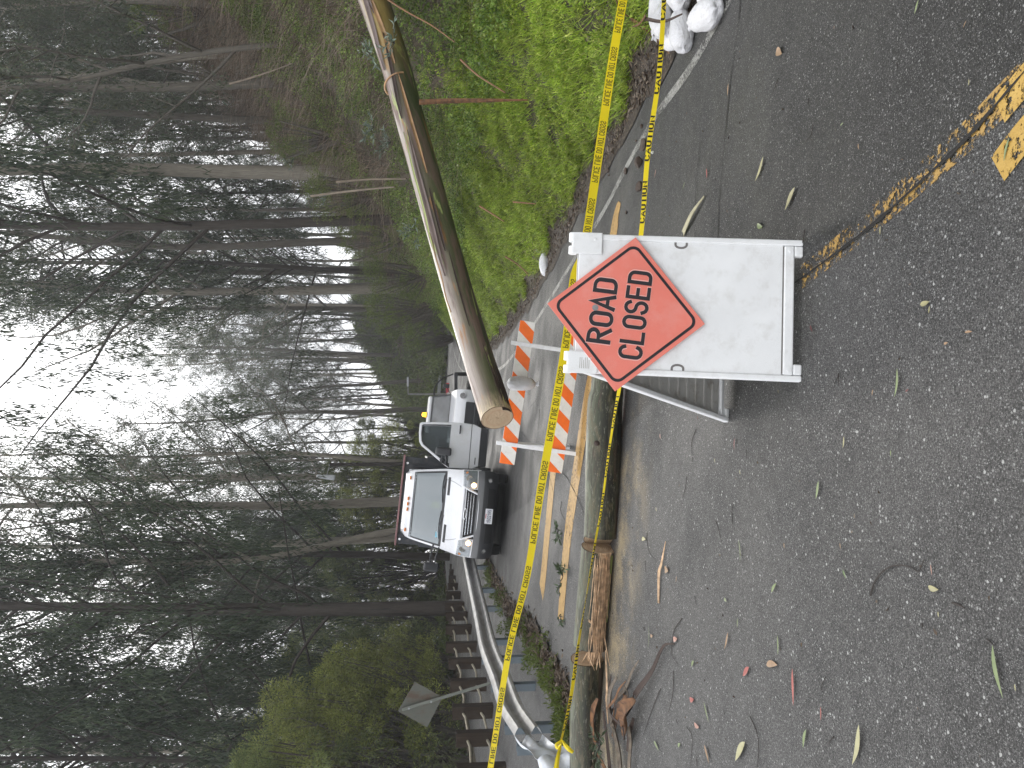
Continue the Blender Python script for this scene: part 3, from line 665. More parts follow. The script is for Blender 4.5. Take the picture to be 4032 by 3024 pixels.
def text_quads(s, th=.15, gap=.20, space=.36):
    """returns list of quads (each 4 (u,v)) and the total width, cap height 1"""
    out = []; x = 0
    for ch in s:
        if ch == ' ': x += space; continue
        for pl in GL[ch]:
            p = np.array(pl, float); k = [0]+[i for i in range(1, len(p)) if np.linalg.norm(p[i]-p[i-1]) > 1e-4]; p = p[k]
            closed = np.linalg.norm(p[0]-p[-1]) < 1e-3
            n = len(p); offs = []
            for i in range(n):
                a = p[i]-p[i-1] if i > 0 else (p[-1]-p[-2] if closed else p[1]-p[0]); b = p[i+1]-p[i] if i < n-1 else (p[1]-p[0] if closed else p[-1]-p[-2])
                a = a/np.linalg.norm(a); b = b/np.linalg.norm(b); na = np.array([-a[1], a[0]]); nb = np.array([-b[1], b[0]])
                mm = na+nb; l = np.linalg.norm(mm); mm = mm/l if l > .1 else na; c = max(.35, float(mm@na)); offs.append(mm*th/2/c)
            e0 = (p[1]-p[0])/np.linalg.norm(p[1]-p[0])*th*.5 if not closed else 0
            e1 = (p[-1]-p[-2])/np.linalg.norm(p[-1]-p[-2])*th*.5 if not closed else 0
            q = p.copy()
            if not closed: q[0] = q[0]-e0*.98; q[-1] = q[-1]+e1*.98
            for i in range(n-1):
                out.append([tuple(q[i]+offs[i]+[x, 0]), tuple(q[i]-offs[i]+[x, 0]), tuple(q[i+1]-offs[i+1]+[x, 0]), tuple(q[i+1]+offs[i+1]+[x, 0])])
        x += GW.get(ch, w_)+gap+th*.35
    return out, x-gap-th*.35
def text_mesh(mb, s, f, th=.15, gap=.2, space=.36, sub=1):
    """f maps (u, v) in cap heights (u centred) to 3D"""
    q, Wt = text_quads(s, th, gap, space)
    for k, (a, b, c, d) in enumerate(q):
        z = (k % 5)*1e-5
        pts = [(a[0]-Wt/2, a[1]), (b[0]-Wt/2, b[1]), (c[0]-Wt/2, c[1]), (d[0]-Wt/2, d[1])]
        mb.add([f(u, v, z) for u, v in pts], [(0, 1, 2, 3)])
    return Wt
BLACK_INK = simple('black_ink', (.012, .012, .016), .5, .05)

# ------------------------------------------------------------------ road closed sign
WPL = simple('white_plastic', (.79, .80, .81), .42, .05, 4, .05, spec=.4, dirt=(.45, .43, .39), dirtamt=.4)
WPLI = simple('grimy_plastic', (.46, .45, .43), .55, .10, 5, .1, dirt=(.20, .16, .12), dirtamt=.8)
ORG_R = simple('faded_orange_sheeting', (.76, .205, .155), .42, .05, 2.2, 0, dirt=(.76, .38, .34), dirtamt=.45)
PINKE = simple('pale_letter_edge', (.80, .42, .38), .5, .05)
STEEL = simple('dull_steel', (.32, .33, .34), .4, .15, 20, 0, .8)
FL = gp(3156, 1488); FR = gp(3163, 962); RL = gp(2861, 1664)
ax = (FR-FL).normalized()
def plane_pt(xi, yi, P0, Nn):
    d = Vector(ray(xi, yi)); c = Vector(CAM); return c+d*((P0-c).dot(Nn)/d.dot(Nn))
bk = (RL-FL).normalized()
# top-left hinge: along the pixel ray, where the distance from the foot is the panel length
PL = 1.13; best = None
for q in np.arange(3.3, 4.8, .002):
    p = at(2222, 1474, q)
    if best is None or abs((p-FL).length-PL) < abs((best-FL).length-PL):
        if q > FL.y: best = p
up = (best-FL); up = (up-ax*up.dot(ax)).normalized(); nrm = ax.cross(up).normalized()      # nrm towards the camera
if nrm.y > 0: nrm = -nrm
WP = (FR-FL).length+.03
rot = Matrix((ax, up, nrm)).transposed().to_4x4()
sg = thing('road_closed_sign', 'white plastic A-frame road sign stand carrying an orange ROAD CLOSED diamond', 'road sign', FL, rot)
x0, x1 = -.02, WP-.01; Hh = PL
mb = MB()   # frame of front panel: feet, side rails, cross rails, recessed face
def bx(mb, a, b, c, d, z0, z1, rot=None): mb.box(((a+b)/2, (c+d)/2, (z0+z1)/2), (b-a, d-c, z1-z0))
bx(mb, x0+.028, x1-.028, .095, Hh-.02, -.03, -.002)
pn = mb.build('face_panel', WPL, sg, bevel=.004)
mb = MB(); bx(mb, x0, x0+.03, .0, Hh-.02, -.032, .006); bx(mb, x1-.03, x1, .0, Hh-.02, -.032, .006)
bx(mb, x0+.031, x1-.031, .042, .092, -.031, .005); bx(mb, x0+.0315, x0+.085, 0, .0415, -.031, .0045); bx(mb, x1-.085, x1-.0315, 0, .0415, -.031, .0045)
mb.build('front_frame', WPL, sg, bevel=.007)
mb = MB()
for cx in (x0+.055, x1-.055): mb.tube([(cx, .062, .004), (cx, .062, .009)], .010, 14)
mb.build('rivet', WPL, sg, smooth=30)
for a, b in ((x0-.004, x0+.105), (x1-.105, x1+.004)):
    mb = MB(); bx(mb, a, b, Hh-.135, Hh+.012, .003, .014); mb.tube([(a, Hh+.012, -.008), (a+.04, Hh+.012, -.008)], .021, 12); mb.tube([(b-.045, Hh+.012, -.008), (b, Hh+.012, -.008)], .021, 12)
    bx(mb, a+.042, b-.047, Hh-.012, Hh+.018, -.024, .008); mb.tube([((a+b)/2+.02, Hh-.10, .013), ((a+b)/2+.02, Hh-.10, .017)], .008, 12)
    mb.build('hinge', WPL, sg, smooth=35, bevel=.003)
SLOT = simple('slot_dark', (.17, .16, .155), .7)
for cx, sgn in ((x0+.03, 1), (x1-.03, -1)):          # U shaped finger slots
    mb = MB(); cy = .60; pts = [(cx, cy+.028), (cx+sgn*.012, cy+.028)]+[(cx+sgn*(.012+.016*math.sin(t)), cy+.028*math.cos(t)) for t in np.linspace(0, math.pi, 9)]+[(cx, cy-.028)]
    Q = [Vector((u, v, -.0005)) for u, v in pts]
    rows = []
    for i, p in enumerate(Q):
        t = (Q[min(i+1, len(Q)-1)]-Q[max(i-1, 0)]).normalized(); s_ = Vector((-t.y, t.x, 0)); rows.append([p-s_*.0055, p+s_*.0055])
    mb.grid(rows); mb.build('hand_slot', SLOT, sg)
mb = MB(); bx(mb, x0+.036, x1-.036, .0925, .0985, -.0015, .0005); mb.build('panel_seam', SLOT, sg)
# rear panel in its own plane
TL = FL+up*Hh; rup = (TL-RL); rl = rup.length; rup.normalize(); rnrm = ax.cross(rup).normalized()
if rnrm.y > 0: rnrm = -rnrm
inv = rot.to_3x3().inverted()
def RP(u, v, w): return tuple(inv @ (RL+ax*u+rup*v+rnrm*w-FL))
def rbx(mb, a, b, c, d, z0, z1):
    P = [RP(u, v, w) for w in (z0, z1) for u, v in ((a, c), (b, c), (b, d), (a, d))]
    mb.add(P, [(0,3,2,1),(4,5,6,7),(0,1,5,4),(1,2,6,5),(2,3,7,6),(3,0,4,7)])
mb = MB(); rbx(mb, .03, WP-.03, .05, rl-.03, -.012, -.006); mb.build('rear_panel', WPLI, sg)
mb = MB(); rbx(mb, 0, .028, 0, rl-.02, -.02, .026); rbx(mb, WP-.03, WP, 0, rl-.02, -.02, .026); rbx(mb, .0285, WP-.031, .06, .085, -.02, .02)
rbx(mb, .0285, .08, 0, .045, -.019, .025); rbx(mb, .034, .085, .046, .058, -.019, .018)
mb.build('rear_frame', WPL, sg, bevel=.006)
mb = MB()
for k, v in enumerate(np.arange(.14, rl-.2, .085)):
    for a, b in ((.06, .26), (.34, .54)): 
        if (k+int(a > .3)) % 2 == 0: b -= .06
        P = [(a, v), (b, v), (b+.012, v+.012), (b, v+.024), (a, v+.024), (a-.012, v+.012)]
        mb.prism(P, -.006, .003, lambda u, w, y: RP(u, w, y))
mb.build('rib', WPLI, sg, bevel=.003)
mb = MB(); mb.tube([RP(.055, .10, .02), RP(WP-.06, .10, .02)], .012, 10); mb.build('brace_tube', WPL, sg, smooth=40)
# diamond board
Cc = [plane_pt(a, b, FL+nrm*.018, nrm) for a, b in ((2155,1192),(2529,947),(2787,1274),(2385,1531))]   # top, right, bottom, left
loc = [inv @ (p-FL) for p in Cc]; cen = sum(loc, Vector())/4
u2 = (loc[0]-loc[2]); hu = u2.length/2; hr = (loc[1]-loc[3]).length/2; hd = (hu+hr)/2; u2.normalize()
r2 = Vector((u2.y, -u2.x, 0)); 
if r2.dot(loc[1]-loc[3]) < 0: r2 = -r2
def DP(u, v, w=0): p = cen+r2*(u*hd)+u2*(v*hd); return (p.x, p.y, .012+w)
mb = MB(); mb.prism([(0,1),(1,0),(0,-1),(-1,0)], 0, .005, lambda u, w, y: DP(u, w, y)); dia = mb.build('diamond_board', ORG_R, sg, bevel=.001)
def rsq(inset, rad):       # rounded square outline, in diamond units, corner count
    s = 1/math.sqrt(2)-inset; P = []
    for k in range(4):
        cx, cy = [(1,1),(-1,1),(-1,-1),(1,-1)][k]; cx *= s-rad; cy *= s-rad
        for a in np.linspace(0, 90, 8): P.append((cx+rad*math.cos(R(a+90*k)), cy+rad*math.sin(R(a+90*k))))
    c45 = math.cos(R(45)); return [(c45*(u-v), c45*(u+v)) for u, v in P]
mb = MB(); A = rsq(.052, .115); B = rsq(.088, .085); n = len(A)
mb.add([DP(u, v, .0062) for u, v in A]+[DP(u, v, .0062) for u, v in B], [(i, (i+1) % n, (i+1) % n+n, i+n) for i in range(n)])
mb.build('border', BLACK_INK, dia)
for s, cy, wd, ch in (('ROAD', .295, .80, .265), ('CLOSED', -.125, 1.10, .265)):
    _, Wt = text_quads(s, .19, .17); fx_ = wd/(Wt*ch)
    f = lambda u, v, z, e=.0: DP(u*ch*fx_, cy+(v-.5)*ch, .0062+e+z)
    mb = MB(); text_mesh(mb, s, lambda u, v, z: f(u, v, z, 0), .21, .17); mb.build('letter_edge', PINKE, dia)
    mb = MB(); text_mesh(mb, s, lambda u, v, z: f(u, v, z, .0006), .172, .17); mb.build('lettering', BLACK_INK, dia)
bw = inv @ (plane_pt(2344, 1211, FL+nrm*.02, nrm)-FL)
mb = MB(); mb.tube([(bw.x, bw.y, .0165), (bw.x, bw.y, .0195)], .0155, 20); mb.tube([(bw.x, bw.y, .0195), (bw.x, bw.y, .0255)], .0075, 6); mb.build('bolt', STEEL, sg, smooth=30)
# small embossed wording on the left hinge plate
mb = MB()
for i in range(6): bx(mb, x0+.02, x0+.02+.055-.012*(i % 3 == 2), Hh-.05-.009*i, Hh-.0465-.009*i, .0141, .0146)
mb.build('embossed_text', WPLI, sg)

# ------------------------------------------------------------------ barricade
ORB = simple('orange_reflective_sheeting', (.86, .15, .006), .45, .06, 12); WHB = simple('white_reflective_sheeting', (.74, .73, .70), .5, .06, 9, dirt=(.4,.37,.33), dirtamt=.4)
WHP = simple('white_plastic_post', (.78, .79, .82), .5, .06, 9, dirt=(.4,.38,.36), dirtamt=.3)
YB = 9.75
pf = at(2266, 1786, YB); bl = at(1996, 1828, YB); br = at(2079, 1265, YB-.05)
bxv = (br-bl).normalized(); pu = (at(1952, 1711, YB+.05)-pf).normalized(); byv = (pu-bxv*pu.dot(bxv)).normalized(); bnv = bxv.cross(byv)
if bnv.y > 0: bnv = -bnv
rotb = Matrix((bxv, byv, bnv)).transposed().to_4x4(); base = pf; base.z = hz(pf.x, pf.y)
bar = thing('barricade', 'folding road barricade with two orange and white striped boards behind the police tape', 'barricade', base, rotb)
BI = rotb.to_3x3().inverted()
L0 = BI @ (bl-base); Lb = (br-bl).length; bh = .195
def board(v, name, u0, ln):
    mb = MB(); bx(mb, u0, u0+ln, v-bh/2, v+bh/2, .0, .022); bo = mb.build(name, WHB, bar, bevel=.003)
    mb = MB(); k = -bh; 
    u = u0-.02
    while u < u0+ln+bh:
        # stripe slopes down to the left
        P = [(u, bh/2), (u+.17, bh/2), (u+.17-bh*.82, -bh/2), (u-bh*.82, -bh/2)]
        # clip to board in u
        def clip(P, lim, sgn):
            out = []
            for i in range(len(P)):
                a, b = P[i], P[(i+1) % len(P)]; ia = sgn*(a[0]-lim) <= 0; ib = sgn*(b[0]-lim) <= 0
                if ia: out.append(a)
                if ia != ib: t = (lim-a[0])/(b[0]-a[0]); out.append((lim, a[1]+(b[1]-a[1])*t))
            return out
        P = clip(P, u0+ln, 1); P = clip(P, u0, -1) if P else P
        if len(P) > 2: mb.add([(p, v+q*.995, .0232) for p, q in P], [tuple(range(len(P)))])
        u += .345
    mb.build('orange_stripe', ORB, bo); return bo
board(L0.y, 'board', L0.x, Lb); lv = (BI @ (at(2181, 1852, YB)-base)).y-.01
board(lv, 'board', L0.x-.02, Lb)
pw = .05
for u in (0.0, (BI @ (at(2100, 1362, YB)-base)).x):
    top = L0.y+bh/2+.075
    mb = MB(); bx(mb, u-pw/2, u+pw/2, -.03, top, .0235, .05); mb.build('post', WHP, bar, bevel=.004)
    mb = MB(); a = Vector((u, top-.04, -.005)); b = Vector((u+.03, -.02+.02, -.50)); q = (b-a).normalized(); 
    mb.tube([a, b], .026, 4); mb.build('rear_leg', WHP, bar)

# ------------------------------------------------------------------ sandbags
BAG = N('white_woven_plastic'); bn = BAG.noise(7, 6, .65); wv = BAG.noise(16, 5, .7, BAG.scale((1, 1, 3)))
bcol = BAG.ramp(BAG.noise(5, 7, .7), [(.30, (.36, .34, .32)), (.42, (.58, .58, .60)), (.7, (.66, .66, .69))])
BAG = BAG.done(BAG.bsdf(bcol, .45, BAG.bump(BAG.math('ADD', bn, wv), .7, .03), spec=.4))
MUD = simple('mud_dark', (.02, .016, .013), .8, .3)
def sandbag(base, size, rz=0, rx=0, ry=0, label='', group=None, seed=0, neck=True, name='sandbag'):
    rr = np.random.RandomState(seed); a, b, c = size; rot = Matrix.Rotation(rz, 4, 'Z') @ Matrix.Rotation(ry, 4, 'Y') @ Matrix.Rotation(rx, 4, 'X')
    t = thing(name, label, 'sandbag', base, rot, group); mb = MB(); nu, nv = 36, 22; rows = []
    f = rr.rand(6)*6
    for i in range(nv+1):
        ph = math.pi*i/nv; row = []; xx = math.cos(ph)
        for j in range(nu):
            th = 2*math.pi*j/nu; s = math.sin(ph)**.55
            wr = 1+.06*math.sin(th*2+f[0]+xx*2)+.03*math.sin(th*5+f[1]+xx*3)+.022*math.sin(th*11+f[2]-xx*2)*abs(xx)**.7+.012*math.sin(th*23+xx*3+f[3])*abs(xx)
            y_ = math.cos(th)*s*b/2*wr; z_ = math.sin(th)*s*c/2*wr
            x_ = xx*a/2*(1+.05*math.sin(th*2+f[4]))
            z_ = max(z_, -c*.40+.01*math.sin(th*9))+c*.40
            row.append((x_, y_, z_))
        rows.append(row+[row[0]])
    mb.grid(rows); body = mb.build('bag_body', BAG, t, smooth=180)
    if neck:
        mb = MB(); k = 14; R1 = []; prof = [(.44, .30), (.50, .16), (.535, .075), (.56, .10), (.61, .20), (.64, .24)]
        for (px, pr) in prof:
            row = []
            for j in range(k*2):
                th = 2*math.pi*j/(k*2); q = pr*(1+.25*math.sin(th*5+f[5])+.15*math.sin(th*9))
                row.append((px*a, math.cos(th)*q*b, c*.42+math.sin(th)*q*c*.8))
            R1.append(row+[row[0]])
        mb.grid(R1); mb.build('tied_neck', BAG, t, smooth=180)
        mb = MB(); mb.tube([(.535*a, math.cos(q)*.085*b, c*.42+math.sin(q)*.08*c) for q in np.linspace(0, 6.28, 14)], .006, 6, False)
        mb.build('tie_string', BAG, t)
    return t
def bag_at(xi, yi, size, rz, label, seed, dz=0, rx=0, ry=0, neck=True, group='sandbags piled at the road edge'):
    p = gp(xi, yi); p.z += dz; return sandbag(p, size, rz, rx, ry, label, group, seed, neck)
bag_at(2725, 118, (.34, .25, .20), R(200), 'muddy white sandbag nearest the road with torn wrinkled end', 1, neck=False, rx=.2)
bag_at(2670, 150, (.34, .20, .15), R(240), 'small white sandbag pointing down to the asphalt at the left of the pile', 2, ry=.2, neck=False)
bag_at(2815, 60, (.50, .22, .17), R(75), 'long white sandbag lying along the white edge line', 3)
bag_at(2690, 60, (.42, .30, .17), R(20), 'smooth white sandbag on top of the pile', 4, dz=.13, ry=-.1, neck=False)
bag_at(2650, 70, (.40, .26, .16), R(100), 'white sandbag at the back of the pile against the grass', 5, dz=.03, neck=True)
bag_at(2745, -40, (.46, .30, .19), R(40), 'white sandbag at the far right edge of the pile', 6, dz=.08)
bag_at(2830, -60, (.40, .25, .17), R(10), 'partly cut off white sandbag nearest the photo edge', 7)
bag_at(2160, 1040, (.46, .27, .20), R(15), 'single white sandbag lying at the foot of the grass bank behind the sign', 8, group=None)
# the sandbag hung over the upper board of the barricade
p = at(2035, 1535, YB-.10); sandbag(p+Vector((0, -.02, -.05)), (.34, .31, .19), R(-4), 0, R(90), 'grey-white tied sandbag hanging over the upper striped board', None, 9)
# rubbish and bark caught on the pile
BARKS = simple('peeled_bark_brown', (.13, .060, .024), .8, .7, 16, .6); BARKG = simple('peeled_bark_grey', (.13, .105, .08), .85, .5, 16, .6)
BARKD = simple('peeled_bark_dark', (.040, .024, .018), .8, .3, 6, .3); TWIG = simple('twig_black', (.022, .016, .013), .7, .3)
def ribbon(name, pts, w, mat, label, cat='bark strip', group=None, curl=.35, th=.004, twist=0.0, world=True):
    """curled strip of bark through world points with real thickness"""
    P = _catmull(np.array([tuple(p) for p in pts]), 5) if len(pts) > 2 else np.linspace(tuple(pts[0]), tuple(pts[1]), 6)
    n = len(P); T = np.gradient(P, axis=0); T /= np.linalg.norm(T, axis=1)[:, None]; ws = np.interp(np.linspace(0, 1, n), np.linspace(0, 1, len(w)), w)
    rows = []; c0 = P[0]; m_ = 5
    for i in range(n):
        up_ = np.array([0, -.35, 1.]); s_ = np.cross(T[i], up_); s_ /= np.linalg.norm(s_)+1e-9; u_ = np.cross(s_, T[i])
        an = twist*i/n; s2 = s_*math.cos(an)+u_*math.sin(an); u3 = -s_*math.sin(an)+u_*math.cos(an)
        row = [P[i]+s2*ws[i]*.5*k+u3*ws[i]*curl*(abs(k)**2)*.5 for k in np.linspace(-1, 1, m_)]
        row += [p-u3*th for p in row[::-1]]; rows.append([q-c0 for q in row]+[row[0]-c0])
    mb = MB(); mb.grid(rows); o = mb.build(name, mat, smooth=50); o.location = tuple(c0); return tag(o, label, cat, group)
def gpl(xi, yi, l): p = gp(xi, yi); p.z += l; return p
ribbon('bark_strip', [gpl(2540,-20,.28), gpl(2540,40,.24), gpl(2548,90,.10), gpl(2585,140,.03), gpl(2640,210,.01)], [.03,.035,.04,.03,.015], BARKS, 'long brown bark strip curving round the left side of the sandbag pile')
ribbon('bark_strip', [gpl(2545,108,.14), gpl(2600,104,.22), gpl(2650,98,.30), gpl(2700,70,.34)], [.012,.02,.016,.03], BARKS, 'thin brown bark strip lying across the sandbag pile')
ribbon('bark_strip', [gpl(2690,80,.33), gpl(2740,90,.26), gpl(2790,60,.2)], [.03,.025,.012], BARKD, 'dark bark scrap caught between two sandbags')

# ------------------------------------------------------------------ tapes
TY = simple('yellow_barrier_film', (.86, .68, .02), .35, .04, 3, 0)
def tape(name, px, label, width, text, txt_h, pitch, flip, ytop=None, extra=None, cat='barrier tape', twist=None, th=.16, gap=.2, t_off=0.0, vsh=0.0, sx=1.0, tlen=None):
    P = np.array([tuple(at(a, b, c)) for a, b, c in px]); P = _catmull(P, 12)
    T = np.gradient(P, axis=0); T /= np.linalg.norm(T, axis=1)[:, None]; Ls = np.concatenate([[0], np.cumsum(np.linalg.norm(np.diff(P, axis=0), axis=1))])
    base = P[0].copy(); n = len(P)
    ws = np.interp(np.linspace(0, 1, n), np.linspace(0, 1, len(width)), width) if hasattr(width, '__len__') else np.full(n, width)
    tw = np.interp(np.linspace(0, 1, n), np.linspace(0, 1, len(twist)), twist) if twist is not None else np.zeros(n)
    up_ = np.array([0, 0, 1.]); B = np.cross(np.cross(T, up_), T); B /= np.linalg.norm(B, axis=1)[:, None]; Nn = np.cross(B, T)
    sg_ = np.where(Nn[:, 1] > 0, -1, 1)[:, None]; Nn = Nn*sg_
    Bt = B*np.cos(tw)[:, None]+Nn*np.sin(tw)[:, None]; Nt = Nn*np.cos(tw)[:, None]-B*np.sin(tw)[:, None]
    def S(u, v, o):
        g = lambda A: np.array([np.interp(u, Ls, A[:, k]) for k in range(3)])
        return tuple(g(P)-base+g(Bt)*v*np.interp(u, Ls, ws)+g(Nt)*(o+.004*math.sin(u*2.3)))
    t = thing(name, label, cat, base); mb = MB(); us = np.arange(0, Ls[-1], .06)
    rows = [[S(u, v, 0) for v in (-.5, 0, .5)]+[S(u, v, -.0008) for v in (.5, 0, -.5)] for u in us]; rows = [r+[r[0]] for r in rows]
    mb.grid(rows); mb.build('tape_film', TY, t)
    mb = MB(); q, Wt = text_quads(text, th, gap); u = t_off; k = 0; tlen = tlen or Wt*txt_h*sx*.034
    while u < Ls[-1]-.1:
        for a4 in q:
            k += 1; vs = []
            for (x_, y_) in a4:
                v = (y_-.5)*txt_h*(-1 if flip else 1)+vsh; vs.append(S(min(u+x_/Wt*tlen, Ls[-1]), max(-.49, min(.49, v)), .0009+(k % 5)*2e-5))
            mb.add(vs, [(0, 1, 2, 3)])
            mb2 = [tuple(p) for p in vs]
        u += tlen+pitch
    mb.build('printed_words', TINK, t); return t, S, Ls
TINK = simple('faded_print', (.10, .085, .02), .5, .1); TINKB = BLACK_INK
tape('police_tape', [(1900,3180,4.52),(1931,3024,4.6),(2004,2563,4.75),(2077,2259,4.98),(2131,1919,5.28),(2189,1585,5.58),(2229,1348,5.78),(2262,1090,6.0),(2302,972,6.08),(2362,577,6.38),(2411,243,6.62),(2453,0,6.8),(2500,-260,7.0)],
     'yellow POLICE LINE DO NOT CROSS tape stretched across the whole road', [.034,.035,.038,.044,.055,.062,.066,.069,.070,.073,.076,.078,.078], 'POLICE LINE DO NOT CROSS', .60, .165, True, t_off=.07, th=.17, tlen=.60)
TINK = TINKB
tape('caution_tape', [(2210,2916,6.93),(2247,2745,6.92),(2277,2533,6.92),(2314,2320,6.9),(2350,2107,6.9),(2368,2011,6.88),(2399,1768,6.75),(2425,1600,6.6),(2438,1530,6.5),(2480,1250,6.1),(2526,911,5.75),(2551,608,5.45),(2593,304,5.15),(2612,30,4.9),(2622,-200,4.8)],
     'narrow folded yellow CAUTION tape running lower, over the log and behind the sign', [.042,.042,.036,.024,.020,.022,.034,.036,.036,.034,.034], 'CAUTION', .95, .16, False, twist=[.9,.5,1.2,.5,.2,0,0,0,0,.2,.4], t_off=.1, th=.2, vsh=.12, tlen=.31)
# knot and tails of the caution tape at the crumpled rail end
kt = at(2212, 2912, 6.90)
tk = thing('tape_knot', 'knotted yellow tape tails tied to the crumpled rail end', 'barrier tape', kt)
for pts, w in [(((2212,2912,6.90),(2226,2935,6.88),(2240,2950,6.87),(2256,2962,6.9)), (.012,.034,.04,.03)), (((2212,2912,6.90),(2200,2925,6.88),(2190,2932,6.87),(2196,2945,6.86),(2209,2930,6.86)), (.012,.03,.03,.03,.015)),
              (((2210,2915,6.90),(2205,2945,6.86),(2196,2985,6.80),(2188,3040,6.75)), (.014,.03,.042,.05))]:
    P = _catmull(np.array([tuple(at(*q)) for q in pts]), 6); n = len(P); ws = np.interp(np.linspace(0, 1, n), np.linspace(0, 1, len(w)), w)
    T = np.gradient(P, axis=0); T /= np.linalg.norm(T, axis=1)[:, None]; s_ = np.cross(T, np.array([0, 1., .2])); s_ /= np.linalg.norm(s_, axis=1)[:, None]
    mb = MB(); mb.grid([[tuple(P[i]-s_[i]*ws[i]/2-np.array(kt)), tuple(P[i]+np.array([0, -.008, 0])-np.array(kt)), tuple(P[i]+s_[i]*ws[i]/2-np.array(kt))] for i in range(n)]); mb.build('tape_tail', TY, tk)
# ------------------------------------------------------------------ logs
def trunk_mat(name, kind):
    k = N(name); obj = k.tc.outputs['Generated']
    uvn = k.n('UVMap'); vec = uvn.outputs[0]     # u = angle 0..1, v = metres along
    sep = k.n('SeparateXYZ', {0: vec}); U, Vv = sep.outputs[0], sep.outputs[1]
    lon = k.noise(1, 6, .6, k.scale((6, .55, 1), vec), dist=.3); fine = k.noise(1, 5, .7, k.scale((60, 2.5, 1), vec)); lon2 = k.noise(1, 5, .6, k.scale((9, .9, 1), vec), dist=.5)
    if kind == 'fresh':
        # angle: 0.25 = top, 0.75 = underside
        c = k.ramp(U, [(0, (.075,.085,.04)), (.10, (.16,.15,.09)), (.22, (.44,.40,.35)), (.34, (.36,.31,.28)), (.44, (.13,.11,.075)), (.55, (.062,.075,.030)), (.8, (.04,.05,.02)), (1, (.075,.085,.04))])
        c = k.mix(k.ramp(lon, [(.50, 0.), (.56, .9)]), c, (.15, .10, .085))
        c = k.mix(k.ramp(lon2, [(.60, 0.), (.635, .85)]), c, (.34, .40, .14))
        ol = k.ramp(k.math('SUBTRACT', 1.0, lon), [(.58, 0.), (.62, .75)]); c = k.mix(ol, c, (.30, .15, .055))
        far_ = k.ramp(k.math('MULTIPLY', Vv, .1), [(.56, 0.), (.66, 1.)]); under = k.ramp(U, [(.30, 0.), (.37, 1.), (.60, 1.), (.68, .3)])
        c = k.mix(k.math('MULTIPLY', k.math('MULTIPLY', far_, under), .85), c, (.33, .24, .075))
        sd_ = k.math('MULTIPLY', k.ramp(Vv, [(.0, 1.), (.28, .0)]), k.ramp(k.noise(1, 4, .7, k.scale((40, 9, 1), vec)), [(.35, .2), (.6, 1.)]))
        c = k.mix(sd_, c, (.55, .44, .28))
    else:
        c = k.ramp(U, [(0, (.06,.058,.04)), (.12, (.11,.11,.085)), (.25, (.17,.18,.145)), (.33, (.105,.115,.075)), (.39, (.040,.045,.024)), (.46, (.016,.017,.010)), (.54, (.008,.008,.006)), (1, (.02,.02,.015))])  # light and shade painted by angle: pale top, darkened front and underside
        c = k.mix(k.ramp(lon, [(.50, 0.), (.56, .75)]), c, (.035, .045, .014))
        c = k.mix(k.ramp(k.noise(1, 5, .65, k.scale((9, 2.2, 3), vec), dist=1.2), [(.50, 0.), (.58, .65)]), c, (.10, .082, .045))
        c = k.mix(k.ramp(k.noise(1, 6, .7, k.scale((26, 2.2, 1), vec), dist=.6), [(.52, 0.), (.58, .75)]), c, (.030, .026, .016))
        c = k.mix(k.ramp(k.noise(1, 6, .75, k.scale((55, 9, 1), vec)), [(.56, 0.), (.64, .55)]), c, (.26, .25, .20))
        c = k.mix(k.ramp(lon2, [(.57, 0.), (.60, .8)]), c, (.045, .026, .018))
        sp_ = k.ramp(k.noise(1, 3, .8, k.scale((90, 45, 1), vec)), [(.64, 0.), (.68, .75)]); c = k.mix(k.math('MULTIPLY', sp_, k.ramp(k.noise(1, 3, .5, k.scale((4, 2.2, 1), vec)), [(.45, 0.), (.6, 1.)])), c, (.42, .33, .2))
    c = k.mix(1, c, k.ramp(fine, [(.3, .78), (.7, 1.2)]), 'MULTIPLY')
    return k.done(k.bsdf(c, .48, k.bump(k.math('ADD', fine, k.math('MULTIPLY', lon, .6)), .35, .012), spec=.4))
TR_F = trunk_mat('fallen_trunk_bark', 'fresh'); TR_O = trunk_mat('log_bark_olive_shaded', 'olive')
def endgrain():
    k = N('cut_wood'); sepn = k.n('UVMap').outputs[0]
    r = k.n('VectorMath', {0: sepn}, operation='LENGTH').outputs['Value']
    rr = k.math('ADD', r, k.math('MULTIPLY', k.noise(3, 3, .5, sepn), .10)); ring = k.math('SINE', k.math('MULTIPLY', rr, 60))
    c = k.ramp(k.math('MULTIPLY_ADD', ring, .5, .5), [(0, (.34, .24, .155)), (1, (.47, .365, .25))])
    c = k.mix(k.ramp(rr, [(.62, 0.), (.70, .55), (.78, .0)]), c, (.34, .20, .12)); c = k.mix(k.ramp(r, [(.93, 0.), (.96, .9)]), c, (.13, .08, .05))
    return k.done(k.bsdf(c, .8, k.bump(k.noise(30, 4, .7, sepn), .5, .01), spec=.2))
ENDG = endgrain()
RAWW = simple('raw_splintered_wood', (.46, .31, .19), .8, .5, 20, .5)
